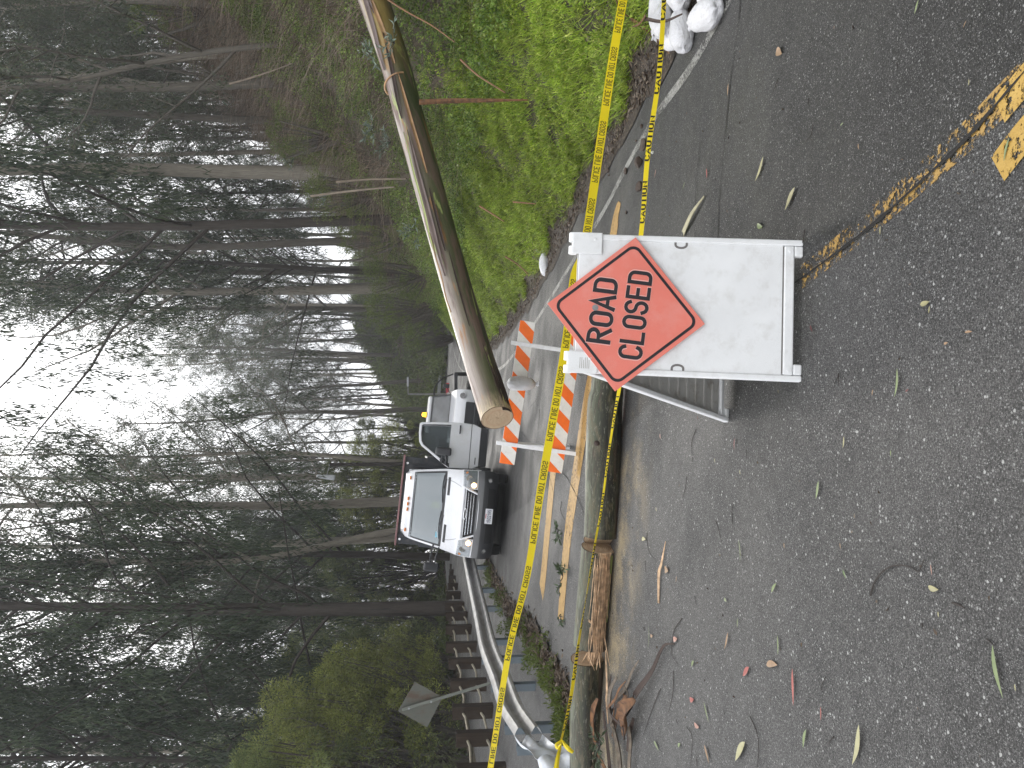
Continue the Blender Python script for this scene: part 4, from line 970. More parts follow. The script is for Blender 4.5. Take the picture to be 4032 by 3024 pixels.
def log(name, label, pts, rad, mat, end0=True, end1=True, n=40, cut=None, group=None, cat='log', tilt0=None):
    """solid trunk with UVs: u=angle (0.25 top), v=metres"""
    P = _catmull(np.array([tuple(p) for p in pts]), 10); m_ = len(P); T = np.gradient(P, axis=0); T /= np.linalg.norm(T, axis=1)[:, None]
    Ls = np.concatenate([[0], np.cumsum(np.linalg.norm(np.diff(P, axis=0), axis=1))]); rs = np.interp(np.linspace(0, 1, m_), np.linspace(0, 1, len(rad)), rad)
    t = thing(name, label, cat, P[0], None, group); b = P[0]; rg = np.random.RandomState(len(label)); f = rg.rand(4)*6
    vs = []; uv = []
    up_ = np.array([0, 0, 1.])
    for i in range(m_):
        s_ = np.cross(T[i], up_); s_ /= np.linalg.norm(s_); u_ = np.cross(s_, T[i])   # s_: towards the camera for a log pointing right
        if s_[1] > 0: s_ = -s_
        for j in range(n):
            a = 2*math.pi*j/n; q = rs[i]*(1+.035*math.sin(2*a+f[0]+Ls[i]*.5)+.02*math.sin(3*a+f[1]-Ls[i]*.8)+.008*math.sin(7*a+Ls[i]*2))
            sh = 0
            if i == 0 and tilt0: sh = tilt0[0]*math.sin(a)+tilt0[1]*math.cos(a)
            # angle 0.25*2pi = top (u_), 0.5 -> towards camera (s_)
            vs.append(P[i]-b+u_*math.sin(a)*q-s_*math.cos(a)*q+T[i]*sh*rs[i])
    fs = []; UV = []
    for i in range(m_-1):
        for j in range(n):
            fs.append((i*n+j, i*n+(j+1) % n, (i+1)*n+(j+1) % n, (i+1)*n+j)); UV.append([(j/n, Ls[i]), ((j+1)/n, Ls[i]), ((j+1)/n, Ls[i+1]), (j/n, Ls[i+1])])
    me = bpy.data.meshes.new('bark'); me.from_pydata([tuple(v) for v in vs], [], fs); uvl = me.uv_layers.new(name='UVMap')
    uvl.data.foreach_set('uv', [c for q in UV for p in q for c in p]); me.polygons.foreach_set('use_smooth', [True]*len(fs)); me.materials.append(mat)
    o = bpy.data.objects.new('bark', me); COL.objects.link(o); o.parent = t; me.update()
    for flag, i, sgn in ((end0, 0, -1), (end1, m_-1, 1)):
        if not flag: continue
        ring = [vs[i*n+j] for j in range(n)]; c = sum(ring)/n
        me = bpy.data.meshes.new('cut_end'); V2 = []; uv2 = []; F2 = []; K = 6
        for q in range(K+1):
            for j in range(n):
                fr = q/K; V2.append(tuple(c+(ring[j]-c)*fr+T[i]*sgn*(.0025+.004*math.sin(j*1.3+q*2)*(fr < .9)*.5))); uv2.append((math.cos(2*math.pi*j/n)*fr, math.sin(2*math.pi*j/n)*fr))
        for q in range(K):
            for j in range(n):
                ids = (q*n+j, q*n+(j+1) % n, (q+1)*n+(j+1) % n, (q+1)*n+j); F2.append(ids)
        me.from_pydata(V2, [], F2); ul = me.uv_layers.new(name='UVMap'); ul.data.foreach_set('uv', [c_ for f_ in F2 for v_ in f_ for c_ in uv2[v_]]); me.materials.append(ENDG)
        e = bpy.data.objects.new('cut_end', me); COL.objects.link(e); e.parent = t; me.update()
    return t, P, T, rs
# the long trunk that overhangs the road: cut end over the barricade, root end up on the bank
def hp(xi, yi, y): return at(xi, yi, y)
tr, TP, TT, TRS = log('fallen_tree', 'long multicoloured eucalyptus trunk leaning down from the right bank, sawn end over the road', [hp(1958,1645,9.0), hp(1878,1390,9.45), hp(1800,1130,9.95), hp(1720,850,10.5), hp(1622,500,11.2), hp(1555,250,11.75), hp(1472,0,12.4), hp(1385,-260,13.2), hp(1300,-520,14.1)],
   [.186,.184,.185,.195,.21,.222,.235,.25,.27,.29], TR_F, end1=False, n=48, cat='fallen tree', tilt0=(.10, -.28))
tm_ = tr
def on_trunk(f, ang, off=.0):
    i = f*(len(TP)-1); k = int(i); q = min(k+1, len(TP)-1); w = i-k; c = TP[k]*(1-w)+TP[q]*w; r = TRS[k]*(1-w)+TRS[q]*w
    s_ = np.cross(TT[k], [0, 0, 1.]); s_ /= np.linalg.norm(s_); s_ = -s_ if s_[1] > 0 else s_; u_ = np.array([0, 0, 1.])-TT[k]*TT[k][2]; u_ /= np.linalg.norm(u_)
    return Vector(c+(u_*math.sin(ang)+s_*math.cos(ang))*(r+off))
def peel(f0, f1, a0, a1, w, mat, off=.012, name='loose_bark'):
    rows = []; mb = MB()
    for i in range(14):
        t = i/13; f = f0+(f1-f0)*t; a = a0+(a1-a0)*t; hw = w*math.sin(math.pi*(.08+.9*t))**.6; o2 = off+.03*abs(t-.5)*2*math.sin(t*7)**2
        rows.append([on_trunk(f, a+k*hw, o2+.012*abs(k)) for k in (-1, -.5, 0, .5, 1)])
    mb.grid(rows); ORG[tm_] = Matrix.Translation(Vector(TP[0])); mb.build(name, mat, tm_, smooth=180, world=True)
PURP = simple('loose_bark_purple', (.12, .085, .075), .6, .25, 4, .2); TAN = simple('loose_bark_tan', (.34, .20, .10), .6, .3, 4, .2); LIME = simple('lime_inner_bark', (.36, .41, .16), .55, .12, 4)
for a in [(.60,.80,.95,.55,.16,PURP), (.26,.48,.70,.45,.13,PURP), (.30,.48,.98,.72,.07,LIME), (.42,.58,.05,.15,.10,TAN), (.60,.74,.20,.36,.13,TAN), (.30,.40,.25,.15,.09,BARKD), (.50,.66,.62,.30,.11,BARKD), (.70,.84,.45,.60,.10,PURP), (.16,.30,.15,.05,.05,BARKD), (.20,.34,1.1,.9,.05,TAN)]:
    peel(*a)
mb = MB(); mb.tube([on_trunk(.58, a, .02) for a in np.linspace(-.2, 2.2, 12)], .014, 5); ORG[tm_] = Matrix.Translation(Vector(TP[0])); mb.build('bark_band', TAN, tm_, world=True)
# sawdust frayed lower lip
mb = MB()
for i in range(18):
    a = -1.2+i*.05; p = on_trunk(.0, a, -.01); q = on_trunk(.05+.08*random.random(), a, .008); mb.tube([p, (p+q)/2+Vector((0, 0, -.01)), q], [.006, .006, .002], 4)
mb.build('torn_fibres', BARKD, tm_, world=True)
hang = [on_trunk(.66, -1.35, .0)]; e_ = at(2080, 394, 10.6); s0 = at(1650, 404, 11.1)
ribbon('hanging_bark', [s0, at(1780, 398, 10.95), at(1930, 396, 10.75), e_], [.075,.07,.05,.02], BARKS, 'straight brown strip of bark hanging down from the leaning trunk to the grass', curl=.5, th=.006)
# logs lying across the near road
YL = 7.36
def lg(xt, xb, yi, y=YL):    # centre from top/bottom edge pixels
    return at((xt+xb)/2, yi, y)
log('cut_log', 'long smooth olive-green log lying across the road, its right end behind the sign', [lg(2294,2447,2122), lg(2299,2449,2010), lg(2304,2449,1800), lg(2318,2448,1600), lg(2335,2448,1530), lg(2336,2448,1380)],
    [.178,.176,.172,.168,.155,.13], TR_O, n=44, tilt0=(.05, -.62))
def split_log():
    P = [lg(2280,2434,2156), lg(2262,2418,2360), lg(2246,2402,2545)]
    t, P_, T_, r_ = log('split_log', 'splintered middle log with torn pale wood facing the camera', P, [.165,.168,.168], TR_O, n=40, tilt0=(0, -.2))
    base = Vector(P_[0]); ORG[t] = Matrix.Translation(base); mb = MB(); rg = np.random.RandomState(4)
    n = len(P_)
    for i in range(190):
        f0 = rg.rand()*.86; ln = rg.uniform(.12, .5); f1 = min(1.06, f0+ln/max(.3, (Vector(P_[-1])-base).length)); a = rg.normal(-.12, .20)-.18*f0
        def pt(f, a, off):
            i_ = min(n-1, max(0, f*(n-1))); k = int(i_); q = min(k+1, n-1); w = i_-k; c = P_[k]*(1-w)+P_[q]*w+T_[k]*max(0, f-1)*.9; s_ = np.cross(T_[k], [0, 0, 1.]); s_ = s_/np.linalg.norm(s_); s_ = -s_ if s_[1] > 0 else s_
            return Vector(c+(np.array([0, 0, 1.])*math.sin(a)+s_*math.cos(a))*(.166+off))
        o1 = rg.uniform(.0, .022); w = rg.uniform(.004, .011)
        mb.tube([pt(f0, a, o1), pt((f0+f1)/2, a+rg.normal(0, .02), o1+.008), pt(f1, a+rg.normal(0, .05), o1+rg.uniform(0, .03))], [w, w, .001], 4, True, .4)
    mb.build('splinters', RAWW, t, world=True)
    mb = MB(); P1 = [[pt(f, a, .004) for a in (-.62, -.4, -.2, 0.05+.1*math.sin(f*17))] for f in np.linspace(.02, 1, 24)]; mb.grid(P1); mb.build('torn_wood', RAWW, t, world=True)
    mb = MB(); mb.grid([[pt(f, a, .007) for a in (-.75, -.55)] for f in np.linspace(.05, .7, 12)]); mb.build('bark_flap', TR_GREEN, t, world=True)
    # upper block of the split log, sawn at its left end
    for w1 in ((.30,), (.36,)):
        mb = MB(); f = w1[0]; a = pt(.62+f*.1, .15, .0); mb.tube([pt(.60+f*.2, .42, .01), pt(.66+f*.2, -.05, .02)], .006, 5); mb.build('loose_splinter', RAWW, t, world=True)
TR_GREEN = simple('green_inner_bark', (.20, .22, .07), .6, .2, 6)
split_log()
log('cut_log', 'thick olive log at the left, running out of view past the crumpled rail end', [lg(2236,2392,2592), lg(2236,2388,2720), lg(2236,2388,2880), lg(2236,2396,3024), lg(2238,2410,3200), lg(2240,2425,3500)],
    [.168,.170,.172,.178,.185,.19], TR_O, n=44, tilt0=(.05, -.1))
for k_, (xi, yi, r_, lab) in enumerate([(2352,1746,.020,'brown knot on the upper face of the long cut log'), (2372,1758,.013,'small dark knot on the front of the long cut log'), (2300,2735,.018,'bark knot on the left log')]):
    p = at(xi, yi, YL-.155); mb = MB(); mb.tube([Vector((0, .03, 0)), Vector((0, 0, 0)), Vector((0, -.008, 0))], [r_*1.5, r_*1.2, r_*.5], 10); o = mb.build('wood_knot', BARKD, smooth=60); o.location = p; tag(o, lab, 'knot')
# broken stub between the two logs
p = lg(2300, 2380, 2575, 7.30); 
mb = MB(); rg = np.random.RandomState(9)
for i in range(26):
    q = p+Vector((rg.uniform(-.05, .05), rg.uniform(-.12, .05), rg.uniform(-.06, .07))); mb.tube([q-p, q-p+Vector((rg.uniform(-.14, -.04), rg.normal(0, .01), rg.normal(0, .02)))], [.010, .003], 4)
    mb.tube([q-p, q-p+Vector((rg.uniform(.04, .14), rg.normal(0, .01), rg.normal(0, .02)))], [.010, .003], 4)
o = mb.build('torn_fibres', RAWW); o.location = p; tag(o, 'pale torn wood fibres bridging the gap between the two left logs', 'wood splinters')
# ring of raw bark around the sawn face
pa = [lg(2290, 2440, 2128), lg(2290,2440,2160)]
for i, (px, mat, lab, w) in enumerate([
  ([(2396,2560,.03),(2398,2700,.02),(2396,2760,.02),(2398,2850,.01)], RAWW, 'long pale splinter lying under the front of the left log', .03),
  ([(2412,2620,.03),(2395,2500,.04),(2385,2380,.05),(2388,2250,.06)], RAWW, 'long pale splinter along the foot of the split log', .02)]):
    ribbon('wood_splinter', [gpl(a, b, l) for a, b, l in px], [w*.3, w, w, w*.3], mat, lab, 'wood splinter', curl=.1)
# heap of bark strips at the left
heap = [
 ([(2545,2755,.09),(2520,2790,.12),(2495,2850,.06),(2470,2900,.03)], [.05,.13,.11,.03], BARKS, 'broad curled brown bark piece standing up at the right of the bark heap', .7),
 ([(2660,2535,.01),(2628,2545,.03),(2590,2640,.04),(2550,2710,.06),(2535,2740,.07)], [.008,.02,.035,.05,.05], BARKD, 'dark bark strip pointing right from the bark heap towards the middle of the road', .5),
 ([(2475,2665,.10),(2450,2720,.10),(2440,2800,.08),(2462,2950,.05),(2470,3080,.04)], [.02,.045,.05,.06,.06], BARKG, 'long grey bark pole-like strip in the middle of the bark heap', .6),
 ([(2436,2655,.07),(2432,2720,.08),(2436,2800,.08),(2448,2900,.06)], [.008,.018,.02,.02], BARKD, 'thin dark bark strip at the back of the bark heap', .3),
 ([(2405,2750,.12),(2395,2790,.13),(2390,2850,.13),(2400,2960,.10),(2430,3080,.04)], [.03,.07,.05,.045,.04], BARKS, 'reddish brown bark strip leaning against the left log', .5),
 ([(2502,2860,.05),(2505,2920,.04),(2500,3000,.04),(2498,3080,.03)], [.05,.035,.04,.045], BARKG, 'grey tapering bark strip at the front of the bark heap', .6),
 ([(2500,2740,.07),(2470,2790,.06),(2445,2850,.04),(2425,2900,.03)], [.03,.05,.04,.02], BARKS, 'orange-brown bark curl crossing the bark heap', .6),
 ([(2478,2700,.05),(2490,2730,.04),(2482,2780,.03)], [.012,.02,.012], BARKG, 'small pale bark loop in the bark heap', .4),
 ([(2515,2830,.04),(2495,2890,.03),(2480,2960,.02)], [.03,.05,.02], BARKD, 'short dark bark scrap at the right front of the bark heap', .5),
 ([(2420,2800,.10),(2416,2900,.06),(2420,3060,.03)], [.02,.04,.05], BARKD, 'dark bark strip lying in the shade of the left log', .4),
]
for px, w, mt, lab, cu in heap: ribbon('bark_strip', [gpl(a, b, l) for a, b, l in px], w, mt, lab, curl=cu, th=.006)
rgh = np.random.RandomState(31)
for i in range(9):
    xi = rgh.uniform(2415, 2520); yi = rgh.uniform(2760, 2960); a_ = rgh.normal(0, .35); ln = rgh.uniform(60, 200); l0 = rgh.uniform(.02, .14)
    px = [(xi+ln*f*math.sin(a_)+rgh.normal(0, 5), yi-ln*f, max(.01, l0+rgh.normal(0, .02))) for f in (0, .35, .7, 1)]; w = rgh.uniform(.012, .035)
    ribbon('bark_strip', [gpl(a, b, l) for a, b, l in px], [w, w*1.2, w, .006], (BARKS, BARKD, BARKG)[i % 3], 'thin peeled bark strip tangled in the bark heap beside the left log', group='thin strips in the bark heap', curl=.5, th=.004)
# sprays of fresh eucalyptus leaves
SPR = leafmat('fresh_eucalyptus_leaf', [(.045,.07,.035),(.08,.11,.06),(.12,.16,.10),(.06,.09,.045)], .25)
def spray_thing(name, label, p, n, r, L, mats=SPR, up_=.3, twigc=TWIG, cat='leafy twig', squash=.7):
    rg = np.random.RandomState(int(abs(p.x*100+p.y*10)) % 999); t = thing(name, label, cat, p); mb = MB(); LPs = []; LDs = []
    for i in range(max(3, n//9)):
        az = rg.rand()*6.28; d = Vector((math.cos(az), math.sin(az), rg.uniform(-.1, up_*2)*squash)).normalized(); tip = d*r*rg.uniform(.6, 1.1)
        mb.tube([(0, 0, .02), tuple(tip*.5+Vector((0, 0, .02+r*.08))), tuple(tip+Vector((0, 0, .02)))], [.005, .003, .0015], 4)
        for j in range(9):
            f = .3+.7*j/8; LPs.append(tuple(tip*f+Vector((0, 0, .025)))); v = Vector((rg.normal(), rg.normal(), rg.normal(0, .6)))+d*1.0; LDs.append(tuple(v.normalized()))
    Vv, Ff = leaves(np.array(LPs), np.array(LDs), rg.uniform(L*.6, L*1.2, len(LPs)), L*.22, rg, .15)
    np_mesh('leaves', Vv, Ff, mats, t); mb.build('twig', twigc, t); return t
for (xi, yi, l, n, r, L, lab) in [
  (2435, 2925, .14, 60, .19, .10, 'grey-green eucalyptus twig with curled stems on the end of the left log'),
  (2212, 2085, .03, 54, .16, .09, 'dark leafy twig on the yellow line behind the long log'),
  (2232, 2270, .03, 60, .20, .10, 'larger dark leafy twig behind the split log'),
  (2222, 2425, .02, 27, .13, .08, 'sparse leafy twig behind the left end of the split log')]:
    spray_thing('leafy_twig', lab, gpl(xi, yi, l), n, r, L)
for (xi, yi, dist, lab) in [(1480,235,12.6,'grey-blue eucalyptus sapling against the leaning trunk near the top of the bank'), (1478,500,14,'pale eucalyptus sapling just above the leaning trunk'),(1545,560,13.6,'small silver-leafed sapling right behind the leaning trunk'),(1640,905,13.5,'silver-leafed sapling behind the middle of the leaning trunk'),(1560,170,11.3,'small grey leaf tuft in front of the leaning trunk'),(1150,640,24,'grey-leafed sapling on the brown slope'),(1290,780,26,'pale sapling under the thick hillside eucalyptus')]:
    spray_thing('eucalyptus_sapling', lab, at(xi, yi, dist), 54, .30, .12, leafmat('silver_leaf', [(.14,.18,.15),(.22,.27,.22),(.10,.14,.10)], .25), .7, cat='sapling', squash=1.3)
# ------------------------------------------------------------------ litter on the road, one thing each
def road_leaf(a, b, w, c, label, lift=.008, name='fallen_leaf', cat='leaf', curl=.12):
    p = gpl(*a, lift); q = gpl(*b, lift); d = q-p; Ln = d.length; d.normalize(); s_ = d.cross(Vector((0, 0, 1))).normalized(); rows = []
    bend = random.uniform(-.08, .08)*Ln
    for i in range(9):
        t = i/8; ww = w*Ln*math.sin(math.pi*min(1, max(.02, t**.8)))**.9+.0008; cc = d*Ln*t+s_*bend*math.sin(math.pi*t)+Vector((0, 0, curl*Ln*(t-.5)**2))
        rows.append([cc-s_*ww*.5+Vector((0, 0, ww*.22)), cc, cc+s_*ww*.5+Vector((0, 0, ww*.22))])
    mb = MB(); mb.grid(rows); o = mb.build(name, c, smooth=180); o.location = p; return tag(o, label, cat)
def road_twig(pts, r, label, mat=TWIG, name='twig', lift=.004, cat='twig'):
    r = r*.62
    P = [gpl(a, b, lift+r) for a, b in pts]
    P = [Vector(q) for q in _catmull(np.array([tuple(p) for p in P]), 5)] if len(P) > 2 else P
    mb = MB(); b = P[0].copy(); n = len(P); mb.tube([p-b for p in P], [r*(1-.55*i/max(1, n-1)) for i in range(n)], 5); o = mb.build(name, mat, smooth=60); o.location = b; return tag(o, label, cat)
LG = simple('leaf_green', (.16, .20, .09), .5, .2, 30); LO = simple('leaf_olive', (.27, .25, .13), .5, .2, 30); LR = simple('leaf_red', (.30, .085, .07), .5, .2, 30)
LP_ = simple('leaf_pink', (.34, .19, .15), .5, .2, 30); LT = simple('leaf_tan', (.26, .17, .10), .6, .2, 30); LY = simple('leaf_pale', (.34, .32, .18), .5, .15, 30); LB = simple('leaf_maroon', (.09, .02, .018), .5, .2, 30); LD_ = simple('leaf_deep_green', (.06, .10, .025), .4, .2, 30)
def c1(x, y): return (3024+x*.6076, 2016+y*.6076)
def c2(x, y): return (3024+x*.6076, 1008+y*.6076)
def c3(x, y): return (3024+x*.6076, y*.6076)
def c4(x, y): return (2016+x*.6076, y*.6076)
def c5(x, y): return (2016+x*.6076, 1008+y*.6076)
def c6(x, y): return (2016+x*.6076, 2016+y*.6076)
LEAVES = [
 (c1(175,1015),c1(180,1255),.13,LR,'long bright red leaf on the lower left asphalt'), (c1(355,1262),c1(355,1350),.14,LR,'small red leaf below the long bright red one'),
 (c1(1480,865),c1(1547,1205),.12,LG,'long curved green leaf at the bottom left of the road'), (c1(610,1380),c1(565,1635),.17,LY,'pale wilted leaf with a rounded end at the left edge'),
 (c1(262,1410),c1(242,1530),.22,LG,'dull green leaf between the red leaf and the left edge'), (c1(75,800),c1(77,925),.16,LG,'slim green leaf right of the pink-tan one'),
 (c1(5,992),c1(76,992),.36,LT,'rounded tan leaf near the long bright red leaf'), (c1(498,375),c1(520,432),.5,LD_,'dark green folded leaf standing on edge beside the curved twig'),
 (c1(35,520),c1(66,460),.25,LG,'tiny green leaf right of the two small slivers'), (c1(1055,482),c1(1122,503),.5,LO,'broad olive leaf scrap just below the curved twig'),
 (c1(478,200),c1(482,240),.25,LT,'tiny tan leaf sliver above the curved twig'), (c1(115,200),c1(118,235),.5,LT,'small crumpled tan scrap in mid road'),
 (c1(1070,340),c1(1078,410),.12,LP_,'thin pinkish sliver beyond the end of the curved twig'), (c1(1615,1115),c1(1622,1160),.4,LO,'yellow-green leaf scrap at the very bottom left'), (c1(1118,645),c1(1120,682),.4,LY,'white petal-like scrap beside the brown shred'),
 (c2(855,730),c2(836,915),.13,LG,'long green leaf on the coarse asphalt below the sign'), (c2(505,1170),c2(498,1245),.2,LO,'brown-tipped olive leaf in the lower middle'), (c2(342,1458),c2(323,1575),.22,LG,'speckled green leaf in the lower middle left of the brown-tipped one'),
 (c2(1003,315),c2(1062,295),.5,LO,'olive leaf scrap below the right foot of the sign'), (c2(1062,325),c2(1056,372),.35,LO,'second olive scrap touching the broad one below the sign foot'), (c2(285,450),c2(300,490),.5,LB,'maroon leaf scrap just under the white sign'),
 (c2(905,880),c2(925,862),.5,LB,'maroon scrap beside the long green leaf'), (c2(810,1258),c2(808,1298),.4,LG,'short green leaf bit in the lower middle'), (c2(1292,495),c2(1340,490),.3,LT,'tan sliver on the bottom right coarse asphalt'), (c2(695,865),c2(687,905),.25,LT,'small tan sliver right of the long green leaf'), (c2(1155,570),c2(1180,560),.6,LT,'round brown seed scrap at the bottom middle'), (c2(75,865),c2(78,890),.25,LO,'tiny olive sliver left of the sign foot'),
 (c3(188,1215),c3(124,1362),.24,LO,'large olive leaf right of the sign on the dark lane'), (c3(990,0),c3(964,92),.2,LG,'green leaf cut by the right edge of the view'), (c3(1582,895),c3(1548,1045),.12,LG,'green leaf lying on the thick yellow paint'), (c3(742,1465),c3(740,1522),.22,LO,'olive leaf on the worn yellow line'), (c3(1318,515),c3(1316,555),.3,LO,'small olive leaf near the bottom right corner'), (c3(598,930),c3(602,968),.25,LT,'thin tan curl on the dark lane'), (c3(65,335),c3(102,350),.7,LT,'crumpled tan leaf beside the lateral crack'), (c3(480,815),c3(500,795),.3,LG,'tiny green bit on the dark lane'), (c3(1300,135),c3(1280,180),.14,LT,'reddish sliver at the right edge'),
 (c4(1270,1092),c4(1272,1155),.24,LR,'pink-red leaf right of the pale bark strip'), (c4(1412,540),c4(1406,620),.32,LT,'orange-brown leaf beside the lateral crack at the right'), (c4(1642,1015),c4(1588,1175),.18,LO,'long green-brown leaf on the dark lane crossing the crack'), (c4(940,1095),c4(930,1150),.14,LP_,'thin pink leaf below the rocks'), (c4(1600,1455),c4(1635,1470),.5,LG,'broad green scrap right of the sign near the seam'), (c4(1128,1180),c4(1112,1228),.12,LG,'slim green leaf near the pale bark strip'), (c4(735,1560),c4(722,1590),.3,LP_,'small pinkish leaf by the sign top'), (c4(1045,1540),c4(1035,1590),.15,BARKD,'dark pod sliver right of the orange board'),
 (c5(1455,1180),c5(1450,1258),.35,LB,'maroon curled leaf left of the sign in mid road'), (c5(967,1150),c5(970,1185),.6,LP_,'pale pink scrap in front of the long log'), (c5(1320,1310),c5(1325,1340),.3,LY,'pale sliver left of the sign'), (c5(1210,1035),c5(1212,1060),.5,LB,'dark scrap by the rear foot of the sign'), (c5(1485,1385),c5(1490,1415),.5,LO,'olive scrap left of the sign'), (c5(940,1625),c5(945,1655),.5,LY,'yellow-green bit in front of the long log'),
 (c6(1548,1005),c6(1508,1062),.42,LR,'big pink-red curled leaf on the left asphalt'), (c6(1525,1490),c6(1462,1612),.34,LY,'broad pale green leaf with a dark side at the left'), (c6(1258,1508),c6(1288,1630),.24,LT,'straw-coloured long leaf at the left edge'), (c6(1188,965),c6(1172,1003),.5,LG,'bright green oval leaf on the left asphalt'), (c6(1055,825),c6(1080,820),.6,LP_,'pink leaf scrap beside the forked twig'), (c6(1162,1210),c6(1188,1212),.6,LR,'red-brown scrap below the green oval leaf'), (c6(1192,1368),c6(1222,1395),.5,LP_,'pinkish-tan wedge-shaped leaf at the left'), (c6(1412,780),c6(1388,888),.16,LT,'long tan curled leaf in the left middle'), (c6(1472,690),c6(1470,748),.2,LG,'short green leaf in the left middle'), (c6(1255,1230),c6(1286,1362),.13,LG,'long green leaf with a thin stem on the left asphalt'), (c6(1000,375),c6(1022,382),.9,LT,'tan triangular chip beside the pale splinter'), (c6(1075,415),c6(1070,455),.3,LT,'tan curl left of the pale splinter'), (c6(1385,560),c6(1400,580),.7,LG,'star-shaped green bit in the left middle'), (c6(1480,180),c6(1490,322),.08,LG,'very thin green blade in the middle of the road'), (c6(850,180),c6(875,178),.4,LY,'cream sliver in front of the sawn face'), (c6(905,800),c6(920,802),.6,LT,'orange chip by the sawdust'), (c6(895,730),c6(890,890),.04,LG,'thread-like green stem near the sawdust'), (c6(930,1485),c6(960,1545),.3,LG,'green leaf near the bark heap'),(c6(1085,1520),c6(1100,1500),.6,LG,'yellow-green scrap near the left edge'),
]
for a, b, w, c, lab in LEAVES: road_leaf(a, b, w if w < .3 else w*.7, c, lab)
ribbon('bark_strip', [gpl(*c4(1255,1272),.012), gpl(*c4(1190,1390),.03), gpl(*c4(1120,1515),.012)], [.012,.035,.05], simple('pale_inner_bark', (.26,.24,.15), .6, .25, 9), 'pale flat bark strip lying right of the sign on the dark lane', curl=.3)
ribbon('wood_splinter', [gpl(*c6(1002,190),.01), gpl(*c6(985,330),.02), gpl(*c6(968,400),.02), gpl(*c6(957,590),.01)], [.004,.022,.03,.022], RAWW, 'long pale wood splinter lying on the asphalt in front of the split log', 'wood splinter', curl=.1)
TW = [
 ([c1(675,540),c1(700,460),c1(755,385),c1(830,348),c1(920,350),c1(985,385),c1(1003,360),c1(1025,310)], .006, 'arched dark twig on the bottom left asphalt'),
 ([c1(1212,588),c1(1250,600),c1(1290,622)], .008, 'reddish brown bark shred on the bottom asphalt'), ([c1(1428,820),c1(1482,868)], .004, 'dark stalk of the long curved green leaf'), ([c1(380,1070),c1(352,1140),c1(388,1195)], .003, 'small bent twig left of the pale wilted leaf'), ([c1(435,1455),c1(395,1505)], .005, 'dark crumb-like twig near the wilted leaf'), ([c1(1010,720),c1(1012,760)], .004, 'faint brown twig bit at the bottom'),
 ([c2(465,760),c2(466,838)], .004, 'short brown twig left of the long green leaf'), ([c2(468,775),c2(425,842)], .003, 'thin twig crossing the short brown one'), ([c3(300,808),c3(288,870),c3(253,918)], .004, 'curved dark twig on the dark lane'), ([c3(272,638),c3(268,678)], .005, 'short black twig on the dark lane'), ([c3(75,505),c3(35,612)], .004, 'reddish thin twig beside the seam'), ([c3(845,405),c3(848,445)], .004, 'tiny black twig at the right'), ([c3(246,1488),c3(235,1560),c3(225,1590)], .005, 'dark curled twig beside the foot of the sign'),
 ([c5(1198,1125),c5(1172,1210),c5(1178,1335)], .005, 'thin dark twig left of the sign rear foot'), ([c5(1138,1430),c5(1130,1500),c5(1112,1570)], .004, 'straight dark twig in front of the long log'), ([c5(1525,1255),c5(1528,1310)], .003, 'tiny twig in the middle of the road'), ([c5(180,990),c5(178,1060),c5(172,1125)], .008, 'dark stick on the far lane under the striped board'), ([c5(1440,1610),c5(1432,1655)], .004, 'short black twig in mid road'), ([c5(325,1590),c5(320,1655),c5(350,1720)], .007, 'dark forked twig behind the long log'),
 ([c6(880,135),c6(882,200),c6(895,260),c6(935,312)], .004, 'gently curved twig in front of the sawn face'), ([c6(1328,58),c6(1350,130),c6(1368,205)], .004, 'dark slanting twig right of centre'), ([c6(1432,0),c6(1440,105)], .004, 'short straight black twig in mid road'), ([c6(868,318),c6(872,388)], .004, 'short twig beside the sawdust'), ([c6(1107,690),c6(1060,760),c6(1045,840),c6(1045,930),c6(1080,985)], .005, 'long hooked twig right of the bark heap'), ([c6(1052,1030),c6(1048,1180),c6(1018,1302)], .005, 'long thin twig in front of the bark heap'), ([c6(968,1145),c6(930,1240),c6(890,1350),c6(860,1440)], .006, 'branching dark twig at the right of the bark heap'), ([c6(1138,1395),c6(1172,1450),c6(1170,1560),c6(1160,1650)], .004, 'thin curved twig near the left edge'), ([c6(1552,1325),c6(1595,1430),c6(1608,1540),c6(1598,1659)], .005, 'long curved black twig at the lower left edge'), ([c6(1190,545),c6(1200,600)], .004, 'small black twig in the left middle'), ([c6(862,745),c6(864,772)], .008, 'black pod in the sawdust'), ([c6(1070,1345),c6(1078,1375)], .004, 'tiny twig crumb at the left'), ([c6(1380,1285),c6(1388,1315)], .004, 'small twig bit left of the wedge-shaped leaf'), ([c6(1205,1600),c6(1207,1659)], .005, 'twig cut by the left edge'),
]
for pts, r, lab in TW: road_twig(pts, r, lab)
# scattered crumbs nobody would count
rg = np.random.RandomState(21); n = 500; x = rg.uniform(-3.5, 2.3, n); y = 2+rg.rand(n)**1.2*14
k = np.ones(n, bool); x, y = x[k], y[k]; z = height(x, y)+.006; a = rg.rand(n)*6.28; dr = unit(np.stack([np.cos(a), np.sin(a), rg.normal(0, .15, n)], 1)); Ll = rg.uniform(.008, .03, n)
Vv, Ff = leaves(np.stack([x, y, z], 1), dr, Ll, Ll*.4, rg, .1); tag(np_mesh('leaf_crumbs', Vv, Ff, CHIPS), kind='stuff')
